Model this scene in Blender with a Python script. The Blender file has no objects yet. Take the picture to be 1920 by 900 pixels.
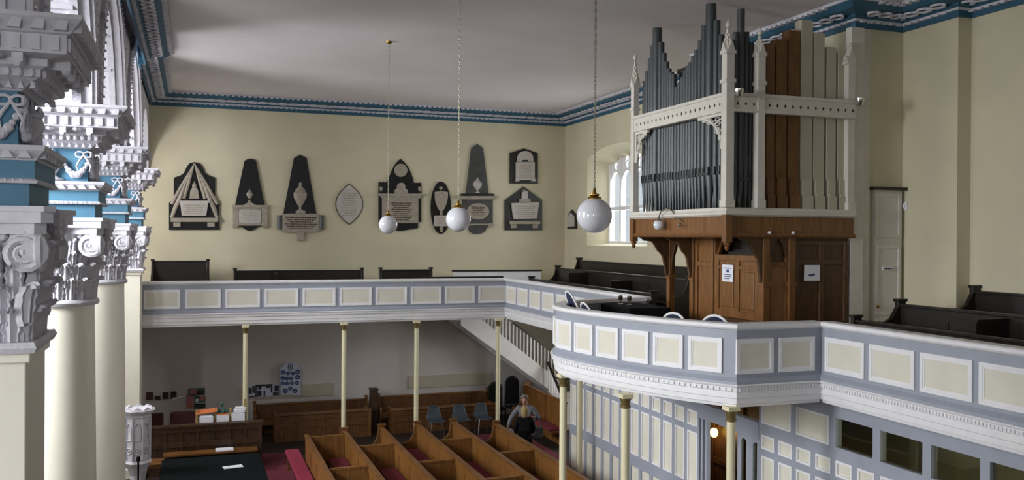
import bpy, bmesh, math, random
from mathutils import Vector, Matrix, Quaternion
random.seed(7)
PI = math.pi
SC = bpy.context.scene
COL = SC.collection
H = 5.65                       # eye height above the nave floor; lengths below are taken from the eye

# ------------------------------------------------------------------ camera
F_PX, W_PX = 1680.0, 1920.0
yaw = math.atan((960 - 360) / F_PX); pitch = -math.atan(5 / F_PX); roll = .0065
FWD = Vector((math.sin(yaw) * math.cos(pitch), math.cos(yaw) * math.cos(pitch), math.sin(pitch)))
R0 = Vector((math.cos(yaw), -math.sin(yaw), 0)); U0 = R0.cross(FWD)
RGT = R0 * math.cos(roll) + U0 * math.sin(roll); UPV = U0 * math.cos(roll) - R0 * math.sin(roll)
cd = bpy.data.cameras.new('camera'); cam = bpy.data.objects.new('camera', cd); COL.objects.link(cam)
cd.sensor_fit = 'HORIZONTAL'; cd.sensor_width = 36; cd.lens = 36 * F_PX / W_PX; cd.clip_end = 200; cd.clip_start = .05
m = Matrix((RGT, UPV, -FWD)).transposed().to_4x4(); m.translation = (0, 0, H); cam.matrix_world = m
SC.camera = cam
def wallpt(px, py, Y=27.0):     # a measured spot on the back wall, in metres
    r = RGT * ((px - 960) / F_PX) - UPV * ((py - 450) / F_PX) + FWD
    r = r * (Y / r.y); return r.x, r.z

# ------------------------------------------------------------------ light
SC.view_settings.view_transform = 'Standard'; SC.view_settings.look = 'None'
SC.view_settings.exposure = -0.13; SC.view_settings.gamma = 1.0; SC.view_settings.use_curve_mapping = False
wd = bpy.data.worlds.new('overcast_sky'); SC.world = wd; wd.use_nodes = True
wd.node_tree.nodes['Background'].inputs[0].default_value = (.86, .93, 1, 1)
wd.node_tree.nodes['Background'].inputs[1].default_value = 1.0
def area(name, loc, target, sx, sy, power, col=(.93, .965, 1), spread=180):
    l = bpy.data.lights.new(name, 'AREA'); l.shape = 'RECTANGLE'; l.size = sx; l.size_y = sy; l.energy = power; l.color = col; l.spread = math.radians(spread)
    o = bpy.data.objects.new(name, l); COL.objects.link(o); o.location = Vector(loc) + Vector((0, 0, H))
    d = Vector(target) - Vector(loc); o.rotation_euler = d.to_track_quat('-Z', 'Y').to_euler(); return o
P_LEFT, P_WEST, P_EAST = 240, 20, 800
LEFT_WIN = [(4.6, 1.1, -2.6, 1.4), (9.6, 1.9, -2.6, 3.2), (15.0, .6, -.3, 2.9), (20.6, 4.4, -.1, 3.3), (25.2, .6, -.1, 3.3)]   # y, strength, sill, head
for y_, k_, a_, b_ in LEFT_WIN:
    area('daylight_aisle', (-5.75, y_, (a_ + b_) / 2), (0, y_, (a_ + b_) / 2 - (4.0 if a_ < -.5 else 1.0)), 2.2, b_ - a_, P_LEFT * k_, spread=112 if y_ < 18 else 180)
for x_ in (1.0, 5.2, 9.4):
    area('daylight_west', (x_, -4.6, 1.6), (x_, 0, 1.5), 2.2, 3.6, P_WEST)
area('added_west_aisle_light', (-3.5, -4.6, .9), (-3.5, 0, .6), 2.2, 4.2, 170, spread=110)  # added unseen source that brightens the pier and column faces
area('column_fill_light', (-5.75, 9.6, 1.9), (-1.6, 13.2, .5), 1.9, 2.6, 330, spread=100)  # extra lamp in the aisle window, aimed to brighten the column ornament
area('column_fill_light', (-5.75, 15.0, 1.4), (-1.6, 18.6, .2), 1.9, 2.6, 150, spread=100)  # second extra lamp, added for the columns further along
area('daylight_gallery_window', (13.0, 25.2, 1.1), (0, 25.2, 1.1), 7.5, 3.6, P_EAST)
area('daylight_under_gallery', (12.6, 23.0, -3.5), (0, 23.4, -3.7), 2.2, 1.7, 150)
area('side_room_fill_light', (12.75, 8.0, -3.6), (0, 8.0, -3.7), 2.0, 1.5, 380)  # added light behind an unseen opening, brightens the side room

# ------------------------------------------------------------------ materials
def lin(c):
    return tuple((v / 12.92 if v <= .04045 else ((v + .055) / 1.055) ** 2.4) for v in c)
def rgb(h):
    return lin(tuple(int(h[i:i + 2], 16) / 255 for i in (0, 2, 4))) + (1,)
def mat(name, col, rough=.6, vary=.08, scale=3.0, bump=0.0, metal=0.0, stretch=(1, 1, 1), col2=None, spec=.5, coat=0.0, bscale=None):
    m = bpy.data.materials.new(name); m.use_nodes = True; nt = m.node_tree; b = nt.nodes['Principled BSDF']
    b.inputs['Roughness'].default_value = rough; b.inputs['Metallic'].default_value = metal
    b.inputs['Specular IOR Level'].default_value = spec; b.inputs['Coat Weight'].default_value = coat
    c1 = rgb(col)
    tc = nt.nodes.new('ShaderNodeTexCoord'); mp = nt.nodes.new('ShaderNodeMapping'); mp.inputs['Scale'].default_value = stretch
    nt.links.new(tc.outputs['Object'], mp.inputs['Vector'])
    no = nt.nodes.new('ShaderNodeTexNoise'); no.inputs['Scale'].default_value = scale; no.inputs['Detail'].default_value = 5
    nt.links.new(mp.outputs['Vector'], no.inputs['Vector'])
    rp = nt.nodes.new('ShaderNodeValToRGB'); rp.color_ramp.elements[0].position = .32; rp.color_ramp.elements[1].position = .68
    c2 = rgb(col2) if col2 else tuple(v * (1 - vary) for v in c1[:3]) + (1,)
    c3 = c1 if col2 else tuple(min(1, v * (1 + vary * .6)) for v in c1[:3]) + (1,)
    rp.color_ramp.elements[0].color = c2; rp.color_ramp.elements[1].color = c3
    nt.links.new(no.outputs['Fac'], rp.inputs['Fac']); nt.links.new(rp.outputs['Color'], b.inputs['Base Color'])
    if bump:
        n2 = nt.nodes.new('ShaderNodeTexNoise'); n2.inputs['Scale'].default_value = bscale or scale * 6; n2.inputs['Detail'].default_value = 4
        nt.links.new(mp.outputs['Vector'], n2.inputs['Vector'])
        bp = nt.nodes.new('ShaderNodeBump'); bp.inputs['Strength'].default_value = bump; bp.inputs['Distance'].default_value = .02
        nt.links.new(n2.outputs['Fac'], bp.inputs['Height']); nt.links.new(bp.outputs['Normal'], b.inputs['Normal'])
    return m
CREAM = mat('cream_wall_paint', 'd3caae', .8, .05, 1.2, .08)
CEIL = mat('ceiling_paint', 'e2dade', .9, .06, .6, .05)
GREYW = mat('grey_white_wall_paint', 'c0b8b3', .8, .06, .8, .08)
WHITE = mat('white_gloss_paint', 'e8e6e8', .45, .04, 5)
PLASTER = mat('white_plaster_ornament', 'd0cdd5', .7, .07, 9, .25)
SHAFT = mat('cream_column_paint', 'ebe5d5', .5, .03, 2)
BLUEGREY = mat('blue_grey_paint', '9a9eaa', .5, .05, 3)
PANEL = mat('cream_panel_paint', 'dad5c6', .55, .04, 4)
BLUE = mat('mid_blue_paint', '4b7a95', .6, .1, 5)
NAVY = mat('cornice_blue_paint', '2f5c74', .65, .1, 5)
OAK = mat('pine_pew_wood', '7d5328', .42, .2, 2.4, .08, stretch=(1, 1, 9), col2='5e3c1a')
OAKL = mat('pew_board_wood', '8d6030', .42, .2, 2.2, .08, stretch=(9, 9, 1), col2='6e481f')
OAK_SHADE = mat('shaded_pine_panelling', '6a4524', .45, .2, 2.2, .08, stretch=(9, 9, 1), col2='4e3118')  # pew pine darkened to paint in the shade under the gallery
CASEP = mat('pinkish_case_panel', '9a6a45', .4, .15, 3, .05, stretch=(8, 8, 1))
CASE = mat('organ_case_wood', '855a30', .35, .2, 3, .06, stretch=(8, 8, 1), col2='664221')
CASED = mat('organ_case_dark_wood', '5e432a', .4, .2, 3, .06, stretch=(8, 8, 1), col2='46311d')
DARK = mat('dark_stained_wood', '261e19', .4, .2, 3, .06, stretch=(8, 8, 1), col2='18130f')
MIDW = mat('brown_screen_wood', '4a3019', .5, .2, 3, .06, stretch=(8, 8, 1), col2='291a0c')
PIPE = mat('grey_pipe_metal', '4b4e50', .4, .12, 4, metal=.35)
PIPEW = mat('brown_wood_pipe', '80582f', .5, .2, 3, stretch=(8, 8, 1), col2='64431f')
PIPEC = mat('cream_wood_pipe', 'bdb6a2', .6, .04, 3)
OFFW = mat('organ_cream_paint', 'd6d0c6', .55, .05, 5)
BLACKM = mat('black_marble', '151416', .35, .3, 6)
GREYM = mat('dark_grey_marble', '4a4a4b', .35, .25, 6)
STONE = mat('weathered_marble', 'a69b8c', .6, .15, 9, .15)
PALE = mat('pale_marble', 'c0b8b2', .5, .08, 14)
CARPET = mat('red_carpet', '6a2430', .95, .15, 40, .3)
CUSH = mat('crimson_cushion_cloth', '6e1d2e', .9, .1, 20, .1)
CUSHB = mat('bright_crimson_cloth', '86203a', .9, .1, 20, .1)
FLOORM = mat('dark_floor_boards', '2c211b', .6, .2, 2, stretch=(1, 8, 1))
OPAL = mat('opal_glass', 'dcdbe2', .06, .01, 2, coat=.6)
BRASS = mat('brass', 'a8843c', .25, .1, 8, metal=.95)
CHROME = mat('chrome', 'c8c8c8', .12, .03, 8, metal=1)
CHAIN = mat('chain_metal', '8f8878', .4, .1, 8, metal=.5)
GREYP = mat('grey_plastic', '3a434b', .45, .05, 5)
NAVYC = mat('navy_upholstery', '1b2740', .9, .1, 20)
BLACKC = mat('black_cloth', '141416', .95, .1, 20, spec=.15)
GREENC = mat('dark_green_cloth', '0c1213', .95, .1, 10, spec=.1)
PAPER = mat('white_paper', 'e4e4ea', .8, .02, 5)
INK = mat('dark_ink', '26262c', .8, .05, 5)
INKB = mat('blue_ink', '3b4f7c', .8, .05, 5)
PINK = mat('pink_print', 'a86a6a', .8, .1, 8)
TEAL = mat('green_print', '3b5a52', .8, .2, 8)
ORANGE = mat('orange_print', 'c06a3c', .8, .1, 8)
REDM = mat('red_paint', '8e2420', .4, .05, 5)
REDB = mat('maroon_upholstery', '4c2422', .8, .1, 10)
PINEP = mat('pale_timber', '9a8250', .55, .15, 3, stretch=(8, 8, 1))
BOARDW = mat('white_board_paint', 'b9bccb', .6, .05, 6)
DADO = mat('beige_dado_board', 'aea391', .7, .05, 4)
SKIN = mat('skin', 'b98670', .55, .05, 8)
HAIRG = mat('grey_hair', '6e6660', .7, .2, 30)
HAIRB = mat('blond_hair', 'a08a5c', .6, .2, 30)
FLEECE = mat('grey_fleece', '6f7076', .9, .1, 25)
COATN = mat('dark_navy_sleeve', '262c40', .9, .1, 25)
BAG = mat('grey_bag', '55585c', .7, .15, 12)
COLC = mat('iron_column_cream', 'd8cfac', .5, .03, 2)
NECK = mat('bronze_necking', '6f5f36', .5, .1, 6, metal=.3)
def glass(name, col, alpha):
    m = bpy.data.materials.new(name); m.use_nodes = True; nt = m.node_tree; out = nt.nodes['Material Output']
    nt.nodes.remove(nt.nodes['Principled BSDF'])
    tr = nt.nodes.new('ShaderNodeBsdfTransparent'); tr.inputs[0].default_value = rgb(col)
    gl = nt.nodes.new('ShaderNodeBsdfGlossy'); gl.inputs['Roughness'].default_value = .03
    fr = nt.nodes.new('ShaderNodeMath'); fr.operation = 'MULTIPLY_ADD'; lw_ = nt.nodes.new('ShaderNodeLayerWeight'); lw_.inputs['Blend'].default_value = .12
    nt.links.new(lw_.outputs['Facing'], fr.inputs[0]); fr.inputs[1].default_value = .5; fr.inputs[2].default_value = .03
    mx = nt.nodes.new('ShaderNodeMixShader')
    nt.links.new(fr.outputs[0], mx.inputs[0]); nt.links.new(tr.outputs[0], mx.inputs[1]); nt.links.new(gl.outputs[0], mx.inputs[2])
    nt.links.new(mx.outputs[0], out.inputs[0]); return m
GLASS = glass('clear_window_glass', 'f4f6f6', 1)
DGLASS = glass('tinted_screen_glass', 'b8b8a8', 1)
def emit(name, col, s):
    m = bpy.data.materials.new(name); m.use_nodes = True; b = m.node_tree.nodes['Principled BSDF']
    b.inputs['Base Color'].default_value = rgb(col); b.inputs['Emission Color'].default_value = rgb(col)
    b.inputs['Emission Strength'].default_value = s; return m
BULB = emit('lit_warm_bulb', 'ffcf60', 9)

# ------------------------------------------------------------------ mesh helpers
class MB:
    """collects shapes; frame = (origin, u, f): local (a, b, z) -> origin + a*u + b*f + z"""
    def __init__(s, o=(0, 0, 0), u=(1, 0), f=(0, 1)):
        s.v = []; s.f = []; s.o = Vector(o); s.u = Vector((u[0], u[1], 0)); s.w = Vector((f[0], f[1], 0))
    def P(s, p):
        return s.o + s.u * p[0] + s.w * p[1] + Vector((0, 0, p[2]))
    def add(s, vs, fs):
        n = len(s.v); s.v += [s.P(p) for p in vs]; s.f += [tuple(i + n for i in q) for q in fs]; return s
    def box(s, x0, x1, y0, y1, z0, z1):
        j = [random.uniform(0, .002) for _ in range(3)]      # hair-thin differences keep joined boards from sharing a face
        x0, x1, y0, y1, z0, z1 = x0 - j[0], x1 + j[0], y0 - j[1], y1 + j[1], z0 - j[2], z1 + j[2]
        return s.add([(x, y, z) for x in (x0, x1) for y in (y0, y1) for z in (z0, z1)],
                     [(0, 1, 3, 2), (4, 6, 7, 5), (0, 4, 5, 1), (2, 3, 7, 6), (0, 2, 6, 4), (1, 5, 7, 3)])
    def taper(s, x0, x1, y0, y1, z0, z1, k):      # box whose top is scaled by k
        cx, cy = (x0 + x1) / 2, (y0 + y1) / 2
        lo = [(x0, y0, z0), (x1, y0, z0), (x1, y1, z0), (x0, y1, z0)]
        hi = [(cx + (x - cx) * k, cy + (y - cy) * k, z1) for x, y, z in lo]
        return s.add(lo + hi, [(3, 2, 1, 0), (4, 5, 6, 7)] + [(i, (i + 1) % 4, 4 + (i + 1) % 4, 4 + i) for i in range(4)])
    def prism(s, poly, t0, t1, ax='y'):          # poly in the plane across ax, given as pairs
        def q(a, b, t):
            return (a, t, b) if ax == 'y' else ((t, a, b) if ax == 'x' else (a, b, t))
        n = len(poly)
        return s.add([q(a, b, t0) for a, b in poly] + [q(a, b, t1) for a, b in poly],
                     [tuple(range(n)), tuple(range(2 * n - 1, n - 1, -1))] + [(i, (i + 1) % n, n + (i + 1) % n, n + i) for i in range(n)])
    def lathe(s, prof, c=(0, 0, 0), seg=16, sx=1, sy=1):
        vs = []; fs = []
        for r, z in prof:
            for k in range(seg):
                a = 2 * PI * k / seg; vs.append((c[0] + r * sx * math.cos(a), c[1] + r * sy * math.sin(a), c[2] + z))
        for i in range(len(prof) - 1):
            for k in range(seg):
                k2 = (k + 1) % seg; fs.append((i * seg + k, i * seg + k2, (i + 1) * seg + k2, (i + 1) * seg + k))
        fs.append(tuple(range(seg))[::-1]); fs.append(tuple((len(prof) - 1) * seg + k for k in range(seg)))
        return s.add(vs, fs)
    def lathe_y(s, prof, c, seg=16, sx=1):       # as lathe, squashed against a wall: half relief facing -y
        vs = []; fs = []; n = seg + 1
        for r, z in prof:
            for k in range(n):
                a = PI + PI * k / seg; vs.append((c[0] + r * math.cos(a), c[1] + r * sx * math.sin(a), c[2] + z))
        for i in range(len(prof) - 1):
            for k in range(seg):
                fs.append((i * n + k, i * n + k + 1, (i + 1) * n + k + 1, (i + 1) * n + k))
            fs.append((i * n + seg, i * n, (i + 1) * n, (i + 1) * n + seg))
        fs.append(tuple(range(n))[::-1]); fs.append(tuple((len(prof) - 1) * n + k for k in range(n)))
        return s.add(vs, fs)
    def ball(s, c, r, seg=16, rings=10, sz=1.0, sx=1.0, sy=1.0):
        return s.lathe([(max(1e-4, r * math.sin(PI * i / rings)), -r * sz * math.cos(PI * i / rings)) for i in range(rings + 1)], c, seg, sx, sy)
    def tube(s, pts, r, seg=8, cyc=False):
        pts = [Vector(p) for p in pts]; n = len(pts); vs = []; fs = []
        rr = r if isinstance(r, (list, tuple)) else [r] * n
        up = None
        for i, p in enumerate(pts):
            t = (pts[(i + 1) % n] - pts[i - 1]) if cyc else (pts[min(i + 1, n - 1)] - pts[max(i - 1, 0)])
            t.normalize()
            if up is None:
                up = Vector((0, 0, 1)) if abs(t.z) < .9 else Vector((1, 0, 0))
            a = t.cross(up)
            if a.length < 1e-4: a = t.cross(Vector((0, 1, 0)))
            a.normalize(); b = a.cross(t); up = b
            for k in range(seg):
                q = 2 * PI * k / seg; vs.append(tuple(p + (a * math.cos(q) + b * math.sin(q)) * rr[i]))
        for i in range(n if cyc else n - 1):
            j = (i + 1) % n
            for k in range(seg):
                k2 = (k + 1) % seg; fs.append((i * seg + k, i * seg + k2, j * seg + k2, j * seg + k))
        if not cyc:
            fs.append(tuple(range(seg))[::-1]); fs.append(tuple((n - 1) * seg + k for k in range(seg)))
        return s.add(vs, fs)
    def beam(s, p, q, w, h):                      # bar p->q, w across (horizontal), h tall
        p, q = Vector(p), Vector(q); t = (q - p).normalized()
        a = t.cross(Vector((0, 0, 1)));  a = a.normalized() if a.length > 1e-4 else Vector((1, 0, 0))
        b = a.cross(t); vs = []
        for c in (p, q):
            for i, j in ((-1, -1), (1, -1), (1, 1), (-1, 1)):
                vs.append(tuple(c + a * (w / 2 * i) + b * (h / 2 * j)))
        return s.add(vs, [(3, 2, 1, 0), (4, 5, 6, 7)] + [(i, (i + 1) % 4, 4 + (i + 1) % 4, 4 + i) for i in range(4)])
    def sweep(s, path, prof, closed=False):       # prof (d, z): d to the right of the path
        n = len(path); k = len(prof); vs = []; fs = []
        for i in range(n):
            p = Vector(path[i]); ds = []
            if closed or i > 0: ds.append((p - Vector(path[i - 1])).normalized())
            if closed or i < n - 1: ds.append((Vector(path[(i + 1) % n]) - p).normalized())
            ns = [Vector((d.y, -d.x)) for d in ds]
            mv = ns[0] if len(ns) == 1 else (ns[0] + ns[1]) / max(.2, 1 + ns[0].dot(ns[1]))
            vs += [(p.x + mv.x * d, p.y + mv.y * d, z) for d, z in prof]
        for i in range(n if closed else n - 1):
            j = (i + 1) % n
            fs += [(i * k + a, i * k + (a + 1) % k, j * k + (a + 1) % k, j * k + a) for a in range(k)]
        if not closed:
            fs.append(tuple(range(k))); fs.append(tuple((n - 1) * k + a for a in range(k))[::-1])
        return s.add(vs, fs)
    def build(s, name, material, parent=None, local=False, smooth=False, angle=40, bevel=0, mods=None):
        base = Vector((0, 0, 0)) if (parent is None or local) else top_loc(parent) - Vector((0, 0, H))
        me = bpy.data.meshes.new(name)
        sh = Vector((0, 0, H)) if parent is None and not local else Vector((0, 0, 0))
        me.from_pydata([tuple(v - base + sh) for v in s.v], [], s.f)
        bm = bmesh.new(); bm.from_mesh(me); bmesh.ops.remove_doubles(bm, verts=bm.verts, dist=1e-5)
        bmesh.ops.recalc_face_normals(bm, faces=bm.faces); bm.to_mesh(me); bm.free()
        for q in (material if isinstance(material, (list, tuple)) else [material]): me.materials.append(q)
        if smooth:
            for q in me.polygons: q.use_smooth = True
            me.set_sharp_from_angle(angle=math.radians(angle))
        o = bpy.data.objects.new(name, me); COL.objects.link(o)
        if parent is not None: o.parent = parent
        if bevel:
            b = o.modifiers.new('edge', 'BEVEL'); b.width = bevel; b.segments = 2; b.limit_method = 'ANGLE'
        return o
def top_loc(o):
    v = Vector((0, 0, 0))
    while o is not None:
        v += o.location; o = o.parent
    return v
def tag(o, label, cat, group=None, kind='thing'):
    o['label'] = label; o['category'] = cat; o['kind'] = kind
    if group: o['group'] = group
    return o
def thing(name, label, cat, loc=(0, 0, 0), group=None):
    o = bpy.data.objects.new(name, None); COL.objects.link(o); o.empty_display_size = .2
    o.location = Vector(loc) + Vector((0, 0, H)); return tag(o, label, cat, group)
def struct(o):
    o['kind'] = 'structure'; return o
def dup(root, loc, label, rotz=None, group=None):
    r = root.copy(); COL.objects.link(r); r.location = Vector(loc) + Vector((0, 0, H)); r['label'] = label
    if rotz is not None: r.rotation_euler = (0, 0, rotz)
    if group: r['group'] = group
    for ch in list(root.children):
        c = ch.copy(); COL.objects.link(c); c.parent = r
        for g in ch.children:
            d = g.copy(); COL.objects.link(d); d.parent = c
    return r
def arcpts(cx, cy, r, a0, a1, n):
    return [(cx + r * math.cos(math.radians(a0 + (a1 - a0) * i / n)), cy + r * math.sin(math.radians(a0 + (a1 - a0) * i / n))) for i in range(n + 1)]

FL = -5.65; ZC = 4.0; YB = 27.0; XR = 11.47
# ================================================================== SETTING
struct(MB().box(-5.6, 12.6, -4.4, 27.4, FL - .2, FL).build('floor', FLOORM))
struct(MB().box(-5.6, 12.9, -4.4, 27.4, ZC, ZC + .15).build('ceiling', CEIL))
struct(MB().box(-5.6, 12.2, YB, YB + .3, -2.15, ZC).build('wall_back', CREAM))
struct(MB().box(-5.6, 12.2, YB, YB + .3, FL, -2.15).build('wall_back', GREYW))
# far stretch of the wall beyond the organ, with a splayed segmental-headed window
wb = MB()
def seg_head(y0, y1, zs, rise, n=14):
    c = (y0 + y1) / 2; w = (y1 - y0) / 2
    return [(c + w * math.cos(PI * (1 - i / n)), zs + rise * math.sin(PI * i / n) ** .9) for i in range(n + 1)]
Y0, Y1, ZS, ZT = 21.37, 25.25, -.23, 2.42
head = [(Y0 + (Y1 - Y0) * i / 14, ZT + .3 * (1 - (2 * i / 14 - 1) ** 2)) for i in range(15)]
inner = [(Y1, ZS), (Y0, ZS)] + head
Y0b, Y1b = 21.85, 24.85
head2 = [(Y0b + (Y1b - Y0b) * i / 14, 2.2 + .22 * (1 - (2 * i / 14 - 1) ** 2)) for i in range(15)]
outer = [(Y1b, -.15), (Y0b, -.15)] + head2
wb.prism([(16.5, FL), (Y0, FL), (Y0, ZC), (16.5, ZC)], XR, XR + .75, 'x')
wb.prism([(Y1, FL), (27.0, FL), (27.0, ZC), (Y1, ZC)], XR, XR + .75, 'x')
wb.prism([(Y0, FL), (Y1, FL), (Y1, -4.4), (Y0, -4.4)], XR, XR + .75, 'x'); wb.prism([(Y0, -2.65), (Y1, -2.65), (Y1, ZS), (Y0, ZS)], XR, XR + .75, 'x')
wb.prism([(Y0, -4.4), (21.9, -4.4), (21.9, -2.65), (Y0, -2.65)], XR, XR + .75, 'x'); wb.prism([(24.1, -4.4), (Y1, -4.4), (Y1, -2.65), (24.1, -2.65)], XR, XR + .75, 'x')
wb.prism(head + [(Y1, ZC), (Y0, ZC)], XR, XR + .75, 'x')
n = len(inner)
wb.add([(XR, a, b) for a, b in inner] + [(XR + .63, a, b) for a, b in outer] + [(XR + .7, a, b) for a, b in inner],
       [(i, (i + 1) % n, n + (i + 1) % n, n + i) for i in range(n)] + [(n + i, n + (i + 1) % n, 2 * n + (i + 1) % n, 2 * n + i) for i in range(n)])
struct(wb.build('wall_right', CREAM))
struct(MB().box(10.7, 12.6, 12.5, 16.5, -2.1, ZC).build('wall_right', CREAM))
struct(MB().box(11.72, 12.6, 11.3, 12.5, -2.1, ZC).build('wall_right', CREAM))
wr = MB().box(12.0, 12.6, -4.4, 7.0, FL, ZC).box(12.0, 12.6, 9.0, 11.3, FL, ZC).box(12.0, 12.6, 7.0, 9.0, FL, -4.4).box(12.0, 12.6, 7.0, 9.0, -2.8, ZC)  # the low opening is made up to let light into the side room
struct(wr.build('wall_right', CREAM))
struct(MB().box(11.9, 12.3, 11.45, 16.5, FL, -2.1).build('wall_right', CREAM))
# outer wall of the left-hand aisle with tall windows, and the west wall behind the camera
wl = MB(); ys = [-4.4]
for y_, k_, a_, b_ in LEFT_WIN: ys += [y_ - 1.1, y_ + 1.1]
ys += [27.4]
for i in range(0, len(ys), 2): wl.box(-5.6, -5.2, ys[i], ys[i + 1], FL, ZC)
for i in range(1, len(ys) - 1, 2):
    a_, b_ = LEFT_WIN[i // 2][2:]
    wl.box(-5.6, -5.2, ys[i], ys[i + 1], FL, a_); wl.box(-5.6, -5.2, ys[i], ys[i + 1], b_, ZC)
struct(wl.build('wall_left', CREAM))
ww = MB(); xs = [-5.6]
for x_ in (-3.5, 1.0, 5.2, 9.4): xs += [x_ - 1.1, x_ + 1.1]  # the first opening is made up for the added aisle light
xs += [12.6]
for i in range(0, len(xs), 2): ww.box(xs[i], xs[i + 1], -4.4, -4.0, FL, ZC)
for i in range(1, len(xs) - 1, 2):
    ww.box(xs[i], xs[i + 1], -4.4, -4.0, FL, -.1 if i > 1 else -1.3); ww.box(xs[i], xs[i + 1], -4.4, -4.0, 3.3, ZC)
struct(ww.build('wall_front', CREAM))
def plain_window(i, o, u, w, z0, z1):
    r = struct(MB(o, u, (-u[1], u[0])).box(-w / 2, w / 2, -.03, .03, z0, z0 + .08).build('window_%d' % i, WHITE))
    fr = MB(o, u, (-u[1], u[0]))
    for a in (-w / 2, -w / 6, w / 6, w / 2 - .06): fr.box(a, a + .06, -.03, .03, z0, z1)
    for k in range(1, 5): fr.box(-w / 2, w / 2, -.02, .02, z0 + (z1 - z0) * k / 4 - .05, z0 + (z1 - z0) * k / 4)
    f = fr.build('window_frame', WHITE, r)
wi = 2
for y_, k_, a_, b_ in LEFT_WIN: plain_window(wi, (-5.4, y_, 0), (0, 1), 2.2, a_, b_); wi += 1
for x_ in (-3.5, 1.0, 5.2, 9.4): plain_window(wi, (x_, -4.2, 0), (1, 0), 2.2, -.1 if x_ > 0 else -1.3, 3.3); wi += 1  # the first window fills the made-up aisle opening
# ---- traceried window (four lights)
w1 = MB(); XW = XR + .62
w1.box(XW - .05, XW + .09, Y0b, Y1b, -.17, -.09)
w1o = struct(w1.build('window_1', WHITE))
tr = MB(); lw = (Y1b - Y0b) / 4
for i in range(5):
    y = Y0b + lw * i; tr.box(XW - .06, XW + .1, y - .055, y + .055, -.15, 2.4)
tr.box(XW - .05, XW + .09, Y0b, Y1b, .84, .94)
for i in range(4):
    c = Y0b + lw * (i + .5); hw = lw / 2 - .055
    for sg in (-1, 1):
        arc = [(c + sg * hw * math.cos(PI / 2 * t / 8) , 1.55 + .45 * math.sin(PI / 2 * t / 8)) for t in range(9)]
        tr.prism([(c + sg * hw, 1.5)] + arc + [(c, 2.06), (c + sg * hw, 2.06)], XW - .03, XW + .06, 'x')
    tr.tube([(XW + .01, c + .13 * math.cos(a * PI / 6), 2.17 + .13 * math.sin(a * PI / 6)) for a in range(12)], .035, 6, True)
    for sg in (-1, 1):
        tr.prism([(c + sg * hw, 2.06), (c + sg * hw, 2.45), (c + sg * .05, 2.45), (c + sg * .14, 2.3), (c + sg * .16, 2.15), (c + sg * .1, 2.06)], XW - .02, XW + .05, 'x')
x = tr.build('tracery', WHITE, w1o)
gp = MB().box(XW + .01, XW + .02, Y0b, Y1b, -.1, 2.44).build('pane', GLASS, w1o)

# ---- gallery floors
struct(MB().box(-5.2, XR, 23.5, YB, -2.23, -2.08).build('floor_gallery', OFFW))
fg = MB().box(8.28, 12.15, -4.0, 23.5, -2.23, -2.08)
fg.prism([(8.3, 15.3)] + [(8.12 - 2.38 * math.cos(math.radians(a)), 13.55 + 1.8 * math.sin(math.radians(a))) for a in range(88, -1, -8)] + [(12.2 - 6.43 * math.cos(math.radians(a)), 13.9 - 6.43 * math.sin(math.radians(a))) for a in range(4, 35, 3)] + [(6.95, 10.3), (8.3, 10.3)], -2.22, -2.09, 'z')
struct(fg.build('floor_gallery', OFFW))
# stepped tiers for the gallery pews
tg = MB()
tg.box(10.0, 12.15, -4, 11.4, -2.08, -1.9); tg.box(11.1, 12.15, -4, 11.4, -1.9, -1.7)
tg.box(9.75, XR, 17, 24.9, -2.08, -1.88); tg.box(10.5, XR, 17, 24.9, -1.88, -1.64)
struct(tg.build('floor_tier', DARK))

# ---- arcade wall above the entablatures, with round arches
AX0, AX1 = -2.0, -1.15
COLY = [2.9, 7.75, 12.4, 17.65, 22.98]
aw = MB(); ZE = 1.535
edges = [-4.0] + COLY + [27.0]
av = MB()
for i in range(len(COLY) - 1):
    c = (COLY[i] + COLY[i + 1]) / 2; r = (COLY[i + 1] - COLY[i]) / 2 - .42
    pts = arcpts(c, ZE, r, 180, 0, 28)
    aw.prism([(COLY[i], ZE)] + pts + [(COLY[i + 1], ZE), (COLY[i + 1], ZC), (COLY[i], ZC)], AX0, AX1, 'x')
    ring = arcpts(c, ZE, r + .02, 180, 0, 28); ring2 = arcpts(c, ZE, r + .3, 180, 0, 28)
    for k in range(28):
        a, b, d, e = ring[k], ring[k + 1], ring2[k + 1], ring2[k]
        av.prism([a, b, d, e], AX1 - .01, AX1 + .05, 'x')
    for xa in (AX0 + .1, AX1 - .22):
        for k in range(28):
            a1, a2 = PI * k / 28, PI * (k + 1) / 28
            av.prism([(c + (r - d) * math.cos(q_), ZE + (r - d) * math.sin(q_)) for q_, d in ((a1, -.01), (a2, -.01), (a2, .035), (a1, .035))], xa, xa + .1, 'x')
    for k in range(1, 10):
        q_ = PI * k / 10; av.beam((AX0 + .15, c + (r - .01) * math.cos(q_), ZE + (r - .01) * math.sin(q_)), (AX1 - .17, c + (r - .01) * math.cos(q_), ZE + (r - .01) * math.sin(q_)), .1, .06)
    for rr, sz in ((r + .05, .018), (r + .27, .016)):
        nn = int(PI * rr / .13)
        for k in range(nn + 1):
            a = PI * k / nn; av.ball((AX1 + .06, c + rr * math.cos(a), ZE + rr * math.sin(a)), sz, 6, 4)
c0 = 22.98; pts = arcpts(25.2, ZE, 1.75, 180, 0, 20)
aw.prism([(c0, ZE)] + pts + [(27.0, ZE), (27.0, ZC), (c0, ZC)], AX0, AX1, 'x')
aw.box(AX0, AX1, -4.0, 2.9, ZE, ZC)
awo = struct(aw.build('wall_arcade', PLASTER))
x = av.build('archivolt', PLASTER, awo, smooth=True)

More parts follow.
